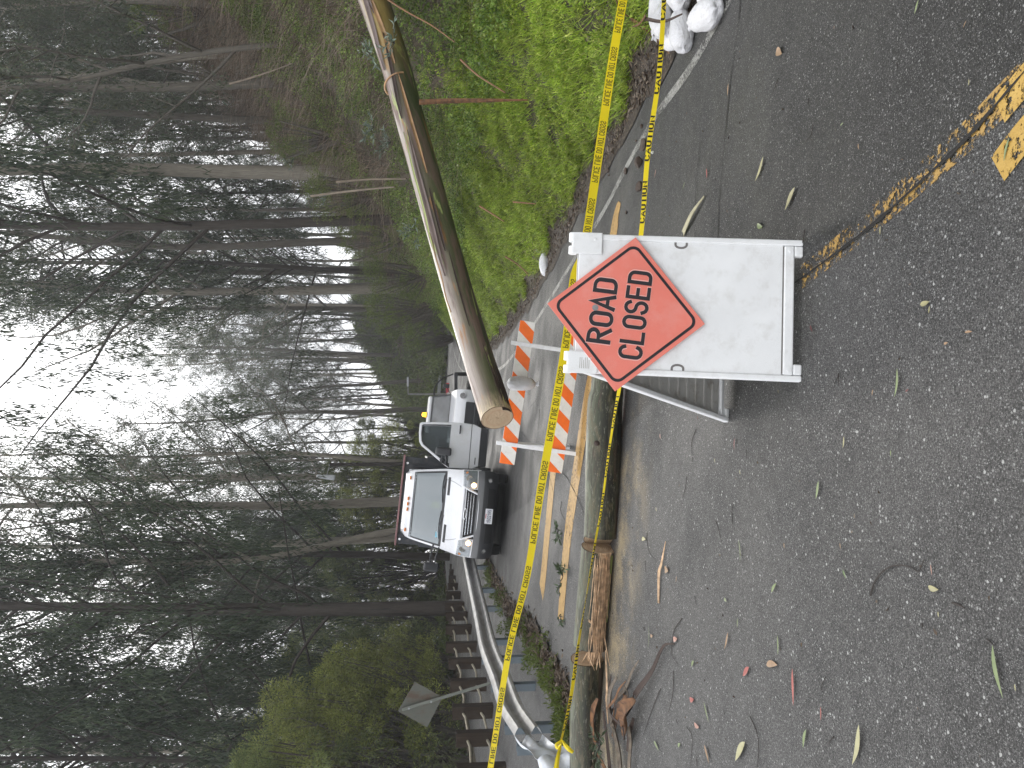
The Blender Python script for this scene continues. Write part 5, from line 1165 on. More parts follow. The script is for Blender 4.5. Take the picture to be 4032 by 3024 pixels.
# rocks
RK = simple('wet_brown_rock', (.055, .038, .028), .7, .45, 14, .8)
def rock(xi, yi, s, label, seed, mat=RK, cat='rock'):
    rg = np.random.RandomState(seed); bmv = []; import bmesh as BM
    b = BM.new(); BM.ops.create_icosphere(b, subdivisions=2, radius=1); ax_ = rg.uniform(.6, 1.2, 3)*np.array([1, 1, .75])
    pl = [(unit(rg.normal(size=(1, 3)))[0], rg.uniform(.55, .85)) for _ in range(9)]
    for v in b.verts:
        c = np.array(v.co)
        for nn, dd in pl:
            q = c@nn
            if q > dd: c = c-nn*(q-dd)
        v.co = Vector(c*ax_*s/2)
    me = bpy.data.meshes.new('rock'); b.to_mesh(me); b.free(); me.materials.append(mat); o = bpy.data.objects.new('rock', me); COL.objects.link(o); p = gp(xi, yi); p.z += s*.22; o.location = p; tag(o, label, cat)
for a in [(2545,575,.17,'largest brown rock lying on the white edge line partly behind the tape',1), (2528,640,.15,'square brown rock with an orange side left of the largest one',2), (2470,672,.09,'dark rock on the edge line behind the square one',3), (2525,735,.10,'flat dark rock below the square one',4), (2470,837,.06,'round dark seed cone beside the yellow tip',5), (2530,497,.045,'small dark stone behind the largest rock',6), (2507,555,.04,'small stone on the verge side of the white line',7), (2398,672,.07,'dark stone at the edge of the leaf litter',8), (2573,600,.05,'pale stone chip beside the largest rock',9,simple('pale_stone',(.5,.5,.44),.8)), (2122,985,.12,'pale round stone above the single sandbag',10,simple('pale_stone_b',(.35,.33,.30),.8)), (2400,690,.05,'tiny stone next to the leaf litter',12)]:
    rock(*a)

# dead stems and sticks caught in the bank
STK = simple('orange_dead_stick', (.17, .085, .04), .8, .3, 9); PST_ = simple('pale_dead_stem', (.12, .095, .07), .85, .3, 6)
for pts, r, mt, lab in [
  (((1325,716,13.5),(1450,706,13.2),(1600,704,12.8)), .024, PST_, 'straight pale dead stem standing behind the middle of the leaning trunk'),
  (((1225,772,15.5),(1330,758,15),(1480,742,14.2),(1555,736,13.8)), .026, PST_, 'crooked pale dead stem just left of the straight one'),
  (((1515,-10,9.2),(1600,45,9.0),(1700,100,8.8),(1790,165,8.6)), .012, STK, 'orange-brown stick poking out at the top right of the bank'),
  (((1815,235,9.0),(1880,295,8.7),(1990,365,8.4)), .014, STK, 'curved brown branch hanging over the grass beside the hanging bark'),
  (((1890,812,9.6),(1935,840,9.4),(1985,872,9.2)), .014, STK, 'short brown stick slanting in the grass'),
  (((2020,795,8.8),(2110,803,8.6)), .010, STK, 'thin brown stick lying level in the grass'),
  (((1990,1010,10.6),(2040,1042,10.4),(2080,1080,10.2)), .013, STK, 'short reddish stick near the verge under the leaning trunk'),
  (((905,330,19),(1010,300,18.5),(1150,250,18)), .028, PST_, 'bleached dead branch lying on the upper brush')]:
    P = [Vector(q) for q in _catmull(np.array([tuple(at(*q)) for q in pts]), 5)]; b = P[0].copy(); n = len(P); mb = MB()
    mb.tube([p-b for p in P], [r*(1-.5*i/n) for i in range(n)], 6); o = mb.build('dead_branch', mt, smooth=60); o.location = b; tag(o, lab, 'dead branch')
# ------------------------------------------------------------------ guardrail
GAL = simple('galvanised_steel', (.36, .355, .35), .48, .22, 4, .1, .35, dirt=(.18, .15, .12), dirtamt=.5)
GALB = simple('bright_galvanised_steel', (.62, .65, .70), .38, .15, 7, .3, .45, dirt=(.45, .36, .24), dirtamt=.5)
PST = simple('blue_grey_post', (.10, .125, .145), .6, .2, 5)
rail_px = [(1822+23,2192,20.6),(1868+30,2435,15.4),(1928,2563,12.6),(1975,2680,10.9),(2015,2794,9.6),(2080,2895,8.6)]
far1 = at(1822+10, 2100, 24); RP_ = [far1]+[at(a, b, c) for a, b, c in rail_px]
RPc = _catmull(np.array([tuple(p) for p in RP_]), 8)
gr = thing('guardrail', 'grey steel W-beam guardrail curving along the left kerb with a crumpled near end', 'guardrail', (RPc[-1][0], RPc[-1][1], hz(*RPc[-1][:2])))
WPROF = [(-.158,.0),(-.140,.045),(-.115,.083),(-.078,.083),(-.052,.045),(-.022,.0),(.022,.0),(.052,.045),(.078,.083),(.115,.083),(.140,.045),(.158,0)]
def beam(P, name, mat, prof=WPROF, th=.004, tw=None, sc=None):
    P = np.array([tuple(p) for p in P]); T = np.gradient(P, axis=0); T /= np.linalg.norm(T, axis=1)[:, None]; rows = []
    for i, p in enumerate(P):
        s_ = np.cross(T[i], [0, 0, 1.]); s_ /= np.linalg.norm(s_); s_ = s_ if s_[0] > 0 or s_[1] < 0 else -s_
        if s_[0] < 0 and s_[1] > -.5: s_ = -s_
        u_ = np.cross(s_, T[i]); u_ = u_ if u_[2] > 0 else -u_; a = tw[i] if tw is not None else 0; ss = s_*math.cos(a)+u_*math.sin(a); uu = u_*math.cos(a)-s_*math.sin(a)
        k = sc[i] if sc is not None else 1
        row = [p+uu*v*k+ss*w for v, w in prof]; row += [q-ss*th for q in row[::-1]]; rows.append([tuple(q) for q in row]+[tuple(row[0])])
    mb = MB(); mb.grid(rows); return mb.build(name, mat, gr, smooth=28, world=True)
step = 9; i0 = 0; segs = [(0, 16), (15, 28), (27, 37), (36, len(RPc))]
for k, (a, b) in enumerate(segs):
    Pk = RPc[a:min(b+1, len(RPc))].copy(); Pk[:, 0] += .006*(k % 2); beam(Pk, 'rail_beam', GAL)
# bolts at the splices
for a in (16, 28, 37):
    c = Vector(RPc[a]); mb = MB()
    for v in (-.1, .1):
        for w in (-.06, .06): mb.tube([c+Vector((.05, w, v)), c+Vector((.066, w, v))], .014, 8)
    mb.build('splice_bolt', STEEL, gr, world=True)
# crumpled end: twisted flattened sheet bending down on to the log
cr = [RPc[-1], tuple(at(2120,2935,8.0)), tuple(at(2165,2960,7.75)), tuple(at(2190,2985,7.55)), tuple(at(2215,3040,7.45)), tuple(at(2235,3110,7.4))]
CP = _catmull(np.array([tuple(p) for p in cr]), 9); n = len(CP)
rows = []; rg = np.random.RandomState(3)
for i in range(n):
    t = i/(n-1); T = CP[min(i+1, n-1)]-CP[max(i-1, 0)]; T /= np.linalg.norm(T); s_ = np.cross(T, [0, 0, 1.]); s_ /= np.linalg.norm(s_); s_ = s_ if s_[1] < 0 else -s_
    u_ = np.cross(s_, T); u_ = u_ if u_[2] > 0 else -u_; row = []
    for v, w in WPROF:
        fl = 1-.8*sst(t, 0, .35); row.append(CP[i]+u_*v*(1+.35*t)+s_*(w*fl+.03*math.sin(v*26+t*9)*t+.035*math.sin(t*14+v*8)*t))
    row += [q-s_*.004 for q in row[::-1]]; rows.append([tuple(q) for q in row]+[tuple(row[0])])
mb = MB(); mb.grid(rows); mb.build('crumpled_end', GALB, gr, smooth=60, world=True)
for (vb, yb, dist) in [(2192,2742,9.3),(2119,2590,11.1),(2065,2526,None),(2030,2440,None),(1985,2362,None),(1960,2300,None),(1925,2240,None),(2280,2975,8.0)]:
    p = gp(vb, yb) if dist is None else at(vb, yb, dist); j = np.argmin(np.abs(RPc[:, 1]-p.y)); q = RPc[j]; bx_, by_ = q[0]-.10, q[1]
    zb = hz(bx_, by_)-.2; zt = q[2]+.13; mb = MB(); mb.box((bx_, by_, (zb+zt)/2), (.012, .10, zt-zb)); mb.box((bx_-.05, by_-.05, (zb+zt)/2), (.10, .008, zt-zb)); mb.box((bx_-.05, by_+.05, (zb+zt)/2), (.10, .008, zt-zb))
    mb.build('post', PST, gr, world=True)
# ------------------------------------------------------------------ wooden post fence behind it
WD = bark_mat('weathered_brown_timber', (.032, .023, .016), (.056, .042, .029), (.022, .016, .012)); RP2 = simple('pale_fence_rail', (.28, .25, .19), .7, .2, 6)
fence = None; prev = None; posts = []
ys = [2900+124,2900,2794,2690,2605,2541,2472,2420,2380,2338,2304,2265,2235,2205]
for i, yi in enumerate([3040,2900,2794,2690,2605,2541,2472,2420,2380,2338,2304,2275,2250,2228,2205]):
    u = (1512-yi)/FPX/cp; c = -5.9; m_ = -.065; y = c/(u-m_)
    if i == 0: y = 13.4; 
    x = c+m_*y if i else -.505*13.4
    posts.append((x, y))
zs = [(1798 if i < 2 else 1790-min(40, 12*i)) for i in range(15)]
vt = [1802,1798,1783,1775,1768,1758,1757,1756,1753,1760,1764,1768,1770,1772,1776]
b0 = posts[0]; fence = thing('post_and_rail_fence', 'row of squat brown timber posts joined by two pale bent rails', 'fence', (b0[0], b0[1], hz(*b0)))
rows1 = []
for i, (x, y) in enumerate(posts):
    top = CAMH-(vt[i]-1745)/FPX*y/cp*1.0; zb = hz(x, y)-.1; mb = MB(); w = .26
    mb.box((x, y, (zb+top)/2), (w, w, top-zb), Matrix.Rotation(.12+.05*math.sin(i*2), 3, 'Z')); mb.box((x, y, top+.008), (w+.012, w+.012, .02), Matrix.Rotation(.12+.05*math.sin(i*2), 3, 'Z')); 
    mb.build('post', WD, fence, world=True, bevel=.008); rows1.append((x, y, top, zb))
for a, b in zip(rows1[:-1], rows1[1:]):
    for f in (.22, .62):
        A = Vector((a[0], a[1], a[2]-.95*f)); B = Vector((b[0], b[1], b[2]-.95*f)); d = (B-A); d2 = d.normalized(); M_ = (A+B)/2+Vector((0, 0, -.05+.02*math.sin(a[1])))
        mb = MB(); mb.tube([A+d2*.14, A+d*.25+Vector((0, 0, -.035)), M_, A+d*.75+Vector((0, 0, -.035)), B-d2*.14], .027, 7); mb.build('rail', RP2, fence, world=True, smooth=60)
# ------------------------------------------------------------------ back of the tilted diamond sign
RUST = N('rusty_sign_back'); rn = RUST.noise(3, 7, .7, RUST.scale((1, 1, .4))); cc_ = RUST.ramp(rn, [(.35, (.055, .060, .050)), (.5, (.085, .088, .072)), (.62, (.07, .042, .026)), (.75, (.10, .10, .085))])
RUST = RUST.done(RUST.bsdf(cc_, .6, RUST.bump(RUST.noise(25, 4), .2, .01), metal=.2))
YS = 14.0; C4 = [at(a, b, YS) for a, b in ((1567,2800),(1634,2684),(1743,2745),(1682,2864))]
pb = at(1990, 2680, YS); pb.z = hz(pb.x, pb.y)
ds = thing('warning_sign', 'rusty grey back of a diamond road sign on a leaning pole at the left', 'road sign', pb)
mb = MB(); mb.add(C4+[p+Vector((0, .006, 0)) for p in C4], [(0,1,2,3),(7,6,5,4),(0,4,5,1),(1,5,6,2),(2,6,7,3),(3,7,4,0)]); mb.build('sign_plate', RUST, ds, world=True)
mb = MB(); a = at(1583, 2795, YS-.04); b = at(1990, 2660, YS-.04); b.z = hz(b.x, b.y)-.1; mb.tube([a, b], .028, 4); mb.build('pole', simple('sign_pole_green_grey', (.13,.14,.12), .5, .2, 4), ds, world=True)
for q in (.10, .42):
    p = a+(b-a)*q*.6; mb = MB(); mb.tube([p+Vector((0, -.03, 0)), p+Vector((0, -.045, 0))], .018, 8); mb.build('bolt', STEEL, ds, world=True)
# ------------------------------------------------------------------ small far things
DG = simple('far_house_brown', (.10, .085, .075), .8); DGR = simple('far_roof', (.06, .055, .055), .8); TRM = simple('far_trim', (.06, .018, .018), .7); PALE = simple('far_pane', (.22, .26, .27), .3)
hx = at(1712, 2485, 46); hs = thing('house', 'small brown house with a dark red framed window beyond the fence', 'house', (hx.x, hx.y, hz(hx.x, hx.y)))
gz = hz(hx.x, hx.y); tz = at(1690, 2485, 46).z
mb = MB(); mb.box((hx.x, hx.y+2, (gz+tz)/2), (4.2, 3.6, tz-gz)); mb.build('wall', DG, hs, world=True)
mb = MB(); mb.prism([(-2.4, 0), (2.4, 0), (0, 1.0)], hx.y-.1, hx.y+4.1, lambda u, w, y: (hx.x+u, y, tz+w)); mb.build('roof', DGR, hs, world=True)
mb = MB(); mb.box((hx.x-.1, hx.y+.17, tz-.42), (1.5, .06, .75)); wf = mb.build('window', TRM, hs, world=True)
mb = MB(); mb.box((hx.x+.25, hx.y+.13, tz-.42), (.55, .03, .5)); mb.box((hx.x-.5, hx.y+.13, tz-.42), (.5, .03, .5)); mb.build('pane', PALE, wf, world=True)
lp = gp(1742, 1552); 
lp = at(1748, 1552, 50); lp.z = hz(lp.x, lp.y); lt = at(1607, 1552, 50)
ln_ = thing('street_lamp', 'thin pale street lamp post standing where the road bends', 'street lamp', lp)
mb = MB(); mb.tube([lp, lt], [.07, .05], 8); mb.build('pole', GAL, ln_, world=True)
mb = MB(); q = at(1606, 1503, 50); mb.tube([lt, q+Vector((-.1, 0, 0))], .03, 6); mb.build('arm', GAL, ln_, world=True)
mb = MB(); mb.box(q, (.62, .2, .12)); mb.build('lamp_head', simple('lamp_head_white', (.55, .57, .6), .4), ln_, world=True, bevel=.03)
q = at(1283, 1878, 40); b_ = (q.x+.6, q.y+.3, hz(q.x+.6, q.y+.3))
l2 = thing('street_lamp', 'white street lamp head hanging high among the trees above the dump truck', 'street lamp', b_)
mb = MB(); mb.tube([b_, (b_[0], b_[1], q.z-.15)], [.12, .09], 8); mb.build('pole', BK_DARK, l2, world=True)
mb = MB(); mb.tube([(b_[0], b_[1], q.z-.15), (b_[0]-.25, b_[1], q.z-.1), tuple(q)], .03, 6); mb.build('arm', GAL, l2, world=True)
mb = MB(); mb.box(tuple(q), (.28, .22, .95), Matrix.Rotation(R(6), 3, 'Y'), .6); mb.build('lamp_head', simple('lamp_head_pale', (.6, .62, .66), .4), l2, world=True, bevel=.05)
# white barrier at the outer edge of the far bend
A = at(1738, 1600, 42); 
s_arr = np.arange(40, 64, 2.0); bxx, byy = from_sd(s_arr, np.full(len(s_arr), -4.2)); bzz = height(bxx, byy)
fb = thing('far_guardrail', 'short white and dark barrier on the outer edge of the distant bend', 'guardrail', (bxx[0], byy[0], bzz[0]))
mb = MB(); rows = [[(x, y, z+.45), (x, y, z+.7), (x-.03, y+.03, z+.7), (x-.03, y+.03, z+.45), (x, y, z+.45)] for x, y, z in zip(bxx, byy, bzz)]; mb.grid(rows); mb.build('rail_beam', simple('far_rail_grey', (.30, .31, .31), .5), fb, world=True)
for x, y, z in zip(bxx, byy, bzz):
    mb = MB(); mb.box((x-.06, y+.06, z+.3), (.1, .1, .8)); mb.build('post', simple('far_post_dark', (.05, .05, .045), .7) if 'far_post_dark' not in bpy.data.materials else bpy.data.materials['far_post_dark'], fb, world=True)
# small white roadside markers on the bend
for i, (a, b) in enumerate([(1766, 1345), (1758, 1322)]):
    p = at(a, b, 52); z0 = hz(p.x, p.y); mb = MB(); mb.box((0, 0, .4), (.10, .05, .9)); mb.box((0, -.03, .7), (.09, .01, .16)); o = mb.build('marker_post', simple('marker_white', (.6, .6, .6), .5), bevel=.01); o.location = (p.x, p.y, z0); tag(o, ['white marker post at the inside of the distant bend, nearer one', 'white marker post at the inside of the distant bend, farther right one'][i], 'marker post')
# ------------------------------------------------------------------ dump truck facing the camera
CARW = simple('white_vehicle_paint', (.62, .63, .66), .28, .04, 2, 0, coat=.4, dirt=(.50, .47, .42), dirtamt=.35); BLKP = simple('black_bumper_plastic', (.022, .023, .026), .5, .2, 5, .1)
GRYP = simple('grey_bumper_plastic', (.085, .087, .092), .5, .12, 5, .1); BEDB = simple('black_painted_steel', (.022, .026, .032), .45, .3, 3, .1, dirt=(.12, .10, .09), dirtamt=.5); RED_ = simple('worn_red_edge', (.20, .10, .10), .6, .3, 4)
CHR = simple('chrome', (.75, .76, .78), .15, .05, 3, 0, 1.0); TYRE = simple('tyre_rubber', (.018, .018, .018), .8, .2, 20, .2)
def glass(name, tint, fac=.45, rough=.04):
    k = N(name); tr = k.n('BsdfTransparent', {'Color': (*tint, 1)}); d = k.bsdf((.36, .41, .44), rough, spec=.9, coat=1.0)
    lw = k.n('LayerWeight', {'Blend': .35}); f = k.math('MULTIPLY_ADD', lw.outputs['Facing'], .5, fac); m_ = k.n('MixShader', {0: f}); k.t.links.new(tr.outputs[0], m_.inputs[1]); k.t.links.new(d, m_.inputs[2]); return k.done(m_.outputs[0])
GLS = glass('windscreen_glass', (.8, .85, .85), .40); GLD = glass('dark_side_glass', (.30, .33, .33), .12); LENS = glass('headlamp_lens', (.8, .8, .8), .25)
def lampm(name, c, s): k = N(name); return k.done(k.bsdf(c, .4, emit=c, estr=s))
LMP = lampm('lit_amber_lamp', (1, .60, .27), 3.6); BEAC = lampm('amber_beacon_lit', (1, .45, .02), 2.2); AMB = simple('amber_marker', (.62, .20, .04), .35, .1)
LV = [(.24,.18,.90,.20),(.30,.06,.95,.22),(.42,.0,.985,.24),(.58,-.02,.99,.25),(.68,.0,.99,.26),(.70,.03,.985,.26),(.80,.04,.985,.28),(.98,.08,.975,.30),(1.06,.14,.965,.30),(1.14,.28,.955,.28),(1.24,.50,.945,.26),(1.34,.74,.94,.24),(1.42,.92,.935,.22),(1.60,1.07,.91,.22),(1.80,1.23,.88,.21),(2.0,1.40,.85,.20),(2.14,1.52,.825,.20),(2.24,1.66,.80,.22),(2.32,1.9,.74,.2),(2.36,2.25,.70,.15)]
_z = [a[0] for a in LV]
def SK(j, z, off=0.0):
    y0 = np.interp(z, _z, [a[1] for a in LV]); hw = np.interp(z, _z, [a[2] for a in LV]); c = np.interp(z, _z, [a[3] for a in LV]); aj = abs(j)
    x = j*hw; y = y0+c*(.35*aj**2+.65*aj**7)
    return Vector((x, y-off, z+off*.15))
def skin(mb, j0, j1, z0, z1, nj, nz_, off, th=0.0, shape=None):
    rows = []
    for a in range(nz_+1):
        z = z0+(z1-z0)*a/nz_; J0, J1 = (shape(z) if shape else (j0, j1)); rows.append([SK(J0+(J1-J0)*b/nj, z, off) for b in range(nj+1)])
    mb.grid(rows)
    if th:
        R2 = [[p+Vector((0, th, 0)) for p in r] for r in rows]; n = len(rows)
        for r0, r1 in ((rows[0], R2[0]), (rows[-1], R2[-1])): mb.grid([r0, r1])
        mb.grid([[r[0], q[0]] for r, q in zip(rows, R2)]); mb.grid([[r[-1], q[-1]] for r, q in zip(rows, R2)])
# placement: two front tyre contact points as seen in the photo
YT = 17.6
cxl = at(1985, 2185, YT+.05); cxr = at(2020, 1868, YT-.05); mid = (cxl+cxr)/2; bx_ = (at(2022, 1862, YT)-at(1985, 2190, YT)); 
ang = math.atan2(bx_.z, bx_.x)
road_x = math.atan(-float(road_b([17.6])[0]))
rt_ = Matrix.Rotation(R(5.0), 4, 'Z') @ Matrix.Rotation(-road_x, 4, 'Y') @ Matrix.Rotation(R(2.5), 4, 'X')
mid.z = hz(mid.x, mid.y)
dt = thing('dump_truck', 'white dump truck with lit headlamps facing the camera, its driver door wide open', 'truck', mid-Vector((0, .4, 0)), rt_)
TS = 1.0
mb = MB(); zz = [a[0] for a in LV if a[0] >= .66]; rows = []
for z in zz:
    left = SK(-1, z); right = SK(1, z); row = [Vector((left.x, 2.75, z)), Vector((left.x, 2.0, z)), Vector((left.x, max(1.3, left.y+.02), z))] if True else []
    row += [SK(j, z) for j in np.linspace(-1, 1, 33)]
    row += [Vector((right.x, max(1.3, right.y+.02), z)), Vector((right.x, 2.0, z)), Vector((right.x, 2.75, z))]; rows.append(row)
roof = [[p[0], p[1]] for p in []]
# hole for the door on the driver's side is dressed with a dark opening panel
fsk = []
nr = len(rows[0])
vs = [p for r in rows for p in r]; fs = []
for i in range(len(rows)-1):
    for j in range(nr-1):
        zc = (zz[i]+zz[i+1])/2; jj = (j-3+.5)/32*2-1
        if 1.42 <= zc <= 2.14 and abs(jj) < .93 and 3 <= j < nr-4: continue       # windscreen opening
        if 1.0 > zc > .7 and abs(jj) < .54 and 3 <= j < nr-4: continue          # grille opening
        if j >= nr-4 and j < nr-1 and .7 < zc < 2.2: continue                    # open driver's doorway
        fs.append((i*nr+j, i*nr+j+1, (i+1)*nr+j+1, (i+1)*nr+j))
mb.add(vs, fs)
mb.grid([[Vector((p.x, p.y, p.z)) for p in rows[-1][3:-3]], [Vector((p.x*1.0, 2.75, 2.37)) for p in rows[-1][3:-3]]])
mb.grid([[Vector((-.93, 2.74, .7)), Vector((.93, 2.74, .7))], [Vector((-.8, 2.74, 2.3)), Vector((.8, 2.74, 2.3))]])
mb.grid([[Vector((-.95, .9, .69)), Vector((.95, .9, .69))], [Vector((-.95, 2.74, .69)), Vector((.95, 2.74, .69))]])
cabo = mb.build('cab', CARW, dt, smooth=38)
mb = MB(); skin(mb, 0, 0, 1.42, 2.14, 26, 10, .006, shape=lambda z: (-.93, .93)); mb.build('windscreen', GLS, dt, smooth=180)
mb = MB(); 
for sgn in (-1, 1): mb.grid([[SK(sgn*.90, z, .009), SK(sgn*.945, z, .009)] for z in np.linspace(1.42, 2.15, 9)])
mb.grid([[SK(j, 2.10, .009), SK(j, 2.155, .011)] for j in np.linspace(-.94, .94, 20)]); mb.grid([[SK(j, 1.405, .010), SK(j, 1.455, .012)] for j in np.linspace(-.945, .945, 20)])
mb.build('windscreen_seal', BLKP, dt, smooth=180)
mb = MB(); skin(mb, -.995, .995, .27, .70, 30, 6, .03, .10); mb.build('bumper', BLKP, dt, smooth=40)
mb = MB(); skin(mb, -.97, .97, .60, .735, 30, 3, .045, .06, shape=lambda z: (-.985, .985)); mb.build('bumper_trim', GRYP, dt, smooth=40)
mb = MB(); skin(mb, -.62, .62, .33, .50, 12, 2, .052, .03); mb.build('lower_grille', simple('very_dark_plastic', (.008, .008, .009), .6), dt, smooth=40)
for sgn in (-1, 1):
    mb = MB(); P = SK(sgn*.79, .47, .07); mb.tube([P, P+Vector((sgn*.01, .05, 0))], .055, 14); fl = mb.build('fog_lamp', BLKP, dt, smooth=40)
    mb = MB(); mb.tube([P-Vector((0, .012, 0)), P], .038, 14); mb.build('lens', CHR, fl, smooth=40)
# grille: dark field, surround, bars
mb = MB(); gsh = lambda z: (-(.56-.12*(1.0-z)/.3), .56-.12*(1.0-z)/.3)
skin(mb, 0, 0, .70, 1.02, 18, 4, -.05, shape=gsh); mb.build('grille_back', simple('grille_black', (.01, .01, .011), .6), dt)
mb = MB(); rows = []
for q in np.linspace(0, 1, 41): pass
outl = [SK(j, 1.03-.03*abs(j)**2, .02) for j in np.linspace(-.585, .585, 17)]+[SK(.585-.13*t, 1.01-.31*t, .02) for t in np.linspace(.12, 1, 7)]+[SK(j, .685+.03*abs(j)**2, .02) for j in np.linspace(.42, -.42, 13)]+[SK(-.455-.13*t, .70+.31*t, .02) for t in np.linspace(.05, .9, 7)]
mb.tube(outl+[outl[0]], .024, 6, False); mb.build('grille_surround', CARW, dt, smooth=60)
for k, z in enumerate((.755, .815, .875, .935)):
    w = .56-.13*(1.0-z)/.3-.02
    mb = MB(); mb.grid([[SK(j, z-.017-.022*(1-abs(j)/w)*0+.0, -.01) for j in np.linspace(-w, w, 16)], [SK(j, z+.006, .022) for j in np.linspace(-w, w, 16)], [SK(j, z+.012, -.012) for j in np.linspace(-w, w, 16)]])
    mb.build('grille_bar', CHR, dt, smooth=40)
mb = MB(); P = [SK(.13*math.cos(a), .975+.032*math.sin(a), .035) for a in np.linspace(0, 2*math.pi, 20)[:-1]]; mb.add(P+[p+Vector((0, .03, 0)) for p in P], [tuple(range(19))]+[(i, (i+1) % 19, (i+1) % 19+19, i+19) for i in range(19)]); em = mb.build('oval_badge', CHR, dt)
mb = MB(); P = [SK(.115*math.cos(a), .975+.022*math.sin(a), .0375) for a in np.linspace(0, 2*math.pi, 20)[:-1]]; mb.add(P, [tuple(range(19))]); mb.build('badge_field', BLKP, em)
# bonnet vents
for sgn in (-1, 1):
    mb = MB(); skin(mb, sgn*.36, sgn*.80, 1.325, 1.375, 12, 1, .007); v_ = mb.build('bonnet_vent', BLKP, dt)
    mb = MB()
    for j in np.linspace(.38, .78, 18): a = SK(sgn*j, 1.328, .012); b = SK(sgn*j+sgn*.006, 1.372, .012); mb.tube([a, b], .004, 4)
    mb.build('vent_slats', GRYP, v_)
mb = MB(); mb.tube([SK(-.5, 1.0, .003), SK(-.62, 1.12, .004), SK(-.70, 1.25, .004), SK(-.74, 1.38, .004)], .005, 4); mb.tube([SK(.5, 1.0, .003), SK(.62, 1.12, .004), SK(.70, 1.25, .004), SK(.74, 1.38, .004)], .005, 4); mb.build('bonnet_seam', GRYP, dt)
# headlamps
for sgn in (-1, 1):
    mb = MB(); hs_ = lambda z: (sgn*(.60+.02*(1.06-z)), sgn*(.985-.12*max(0, (.80-z))))
    skin(mb, 0, 0, .765, 1.065, 10, 6, .012, shape=lambda z: (sgn*(.585+.25*max(0, z-.9)), sgn*.985)); h = mb.build('headlamp', LENS, dt, smooth=180)
    mb = MB(); skin(mb, 0, 0, .765, 1.065, 10, 6, .002, shape=lambda z: (sgn*(.58+.25*max(0, z-.9)), sgn*.99)); mb.build('lamp_housing', simple('lamp_housing_silver', (.30, .31, .33), .25, .5, 9, 0, .6), h, smooth=180)
    mb = MB(); P = SK(sgn*.80, .94, .012); mb.tube([P, P+Vector((0, .03, 0))], .075, 18); mb.build('reflector', CHR, h, smooth=40)
    mb = MB(); P = SK(sgn*.655, .83, .028); 
    for k in range(7):
        a = k/6*math.pi/2; 
    mb.tube([P+Vector((0, -.02, 0)), P+Vector((0, -.012, 0)), P, P+Vector((0, .02, 0))], [.02, .047, .056, .058], 16); mb.build('turn_lamp', LMP, h, smooth=60)
    mb = MB(); P = SK(sgn*.93, .99, .014); mb.tube([P, P+Vector((0, .02, 0))], .03, 10); mb.build('side_marker', AMB, h)
# roof markers, wipers, plate
for j in (-.78, -.16, 0, .16, .78):
    mb = MB(); P = SK(j, 2.235, .0); mb.box(P+Vector((0, -.01, .02)), (.085, .07, .04)); mb.build('roof_marker', AMB, dt, bevel=.012)
for j0, j1 in ((-.75, -.05), (.15, .85)):
    mb = MB(); mb.tube([SK(j, 1.455+.03*math.sin((j-j0)/(j1-j0)*3), .022) for j in np.linspace(j0, j1, 8)], .011, 5); mb.tube([SK(j1-.1, 1.40, .02), SK((j0+j1)/2, 1.475, .03)], .009, 5); mb.build('wiper', BLKP, dt)
P = SK(0, .46, .095); mb = MB(); mb.box(P+Vector((0, .008, -.02)), (.33, .012, .165)); pl = mb.build('number_plate', simple('plate_white', (.66, .67, .70), .4, .04), dt, bevel=.004)
mb = MB(); text_mesh(mb, '1502195', lambda u, v, z: (P.x+u*.060, P.y-.0005, P.z-.062+v*.072), .17, .24); mb.build('plate_number', simple('plate_blue', (.02, .03, .09), .5), pl)
mb = MB(); mb.box((P.x, P.y+.0012, P.z+.045), (.10, .002, .016)); mb.build('plate_state_mark', simple('plate_red', (.5, .03, .03), .5), pl)
# interior
INT = simple('grey_interior', (.09, .10, .105), .8, .2, 4); DRKI = simple('dark_interior', (.02, .022, .024), .8)
mb = MB(); mb.box((0, 2.66, 1.35), (1.7, .04, 1.3)); mb.build('cab_back_wall', DRKI, dt)
for x in (-.45, .45):
    mb = MB(); mb.box((x, 2.25, 1.0), (.52, .5, .2)); mb.box((x, 2.5, 1.42), (.5, .14, .72), Matrix.Rotation(R(-8), 3, 'X')); mb.box((x, 2.52, 1.86), (.26, .1, .2)); mb.build('seat', INT, dt, bevel=.05)
mb = MB(); mb.box((0, 1.35, 1.30), (1.7, .5, .16)); mb.build('dashboard', simple('dashboard_grey', (.16, .17, .175), .7), dt, bevel=.05)
mb = MB(); mb.tube([(.45+.19*math.cos(a), 1.72+.06*math.sin(a), 1.43+.17*math.sin(a)) for a in np.linspace(0, 6.283, 20)], .016, 6, False); mb.build('steering_wheel', DRKI, dt)
mb = MB()
for i in range(22): mb.box((-.62+i*.059, 2.60, 1.86), (.012, .01, .34))
for i in range(9): mb.box((0, 2.598, 1.70+i*.04), (1.26, .008, .010))
mb.build('window_guard', simple('guard_pale', (.45, .48, .48), .6), dt)
mb = MB(); mb.box((-.02, 2.36, 1.62), (.18, .08, .34), None, .7); mb.build('hi_vis_vest', simple('hi_vis_yellow', (.60, .72, .10), .7), dt, bevel=.03)
mb = MB(); mb.box((.0, 2.30, 1.74), (.10, .03, .14)); mb.build('paper_tag', simple('paper_white', (.7, .72, .74), .8), dt)
mb = MB(); mb.box(SK(-.66, 1.50, -.004), (.13, .004, .09)); mb.build('windscreen_sticker', simple('sticker_blue', (.25, .55, .70), .5), dt)
mb = MB(); mb.tube([SK(.0, 2.05, -.06), SK(.0, 1.98, -.09)], .012, 6); mb.box(SK(0, 1.95, -.10), (.24, .03, .07)); mb.build('rear_view_mirror', DRKI, dt)
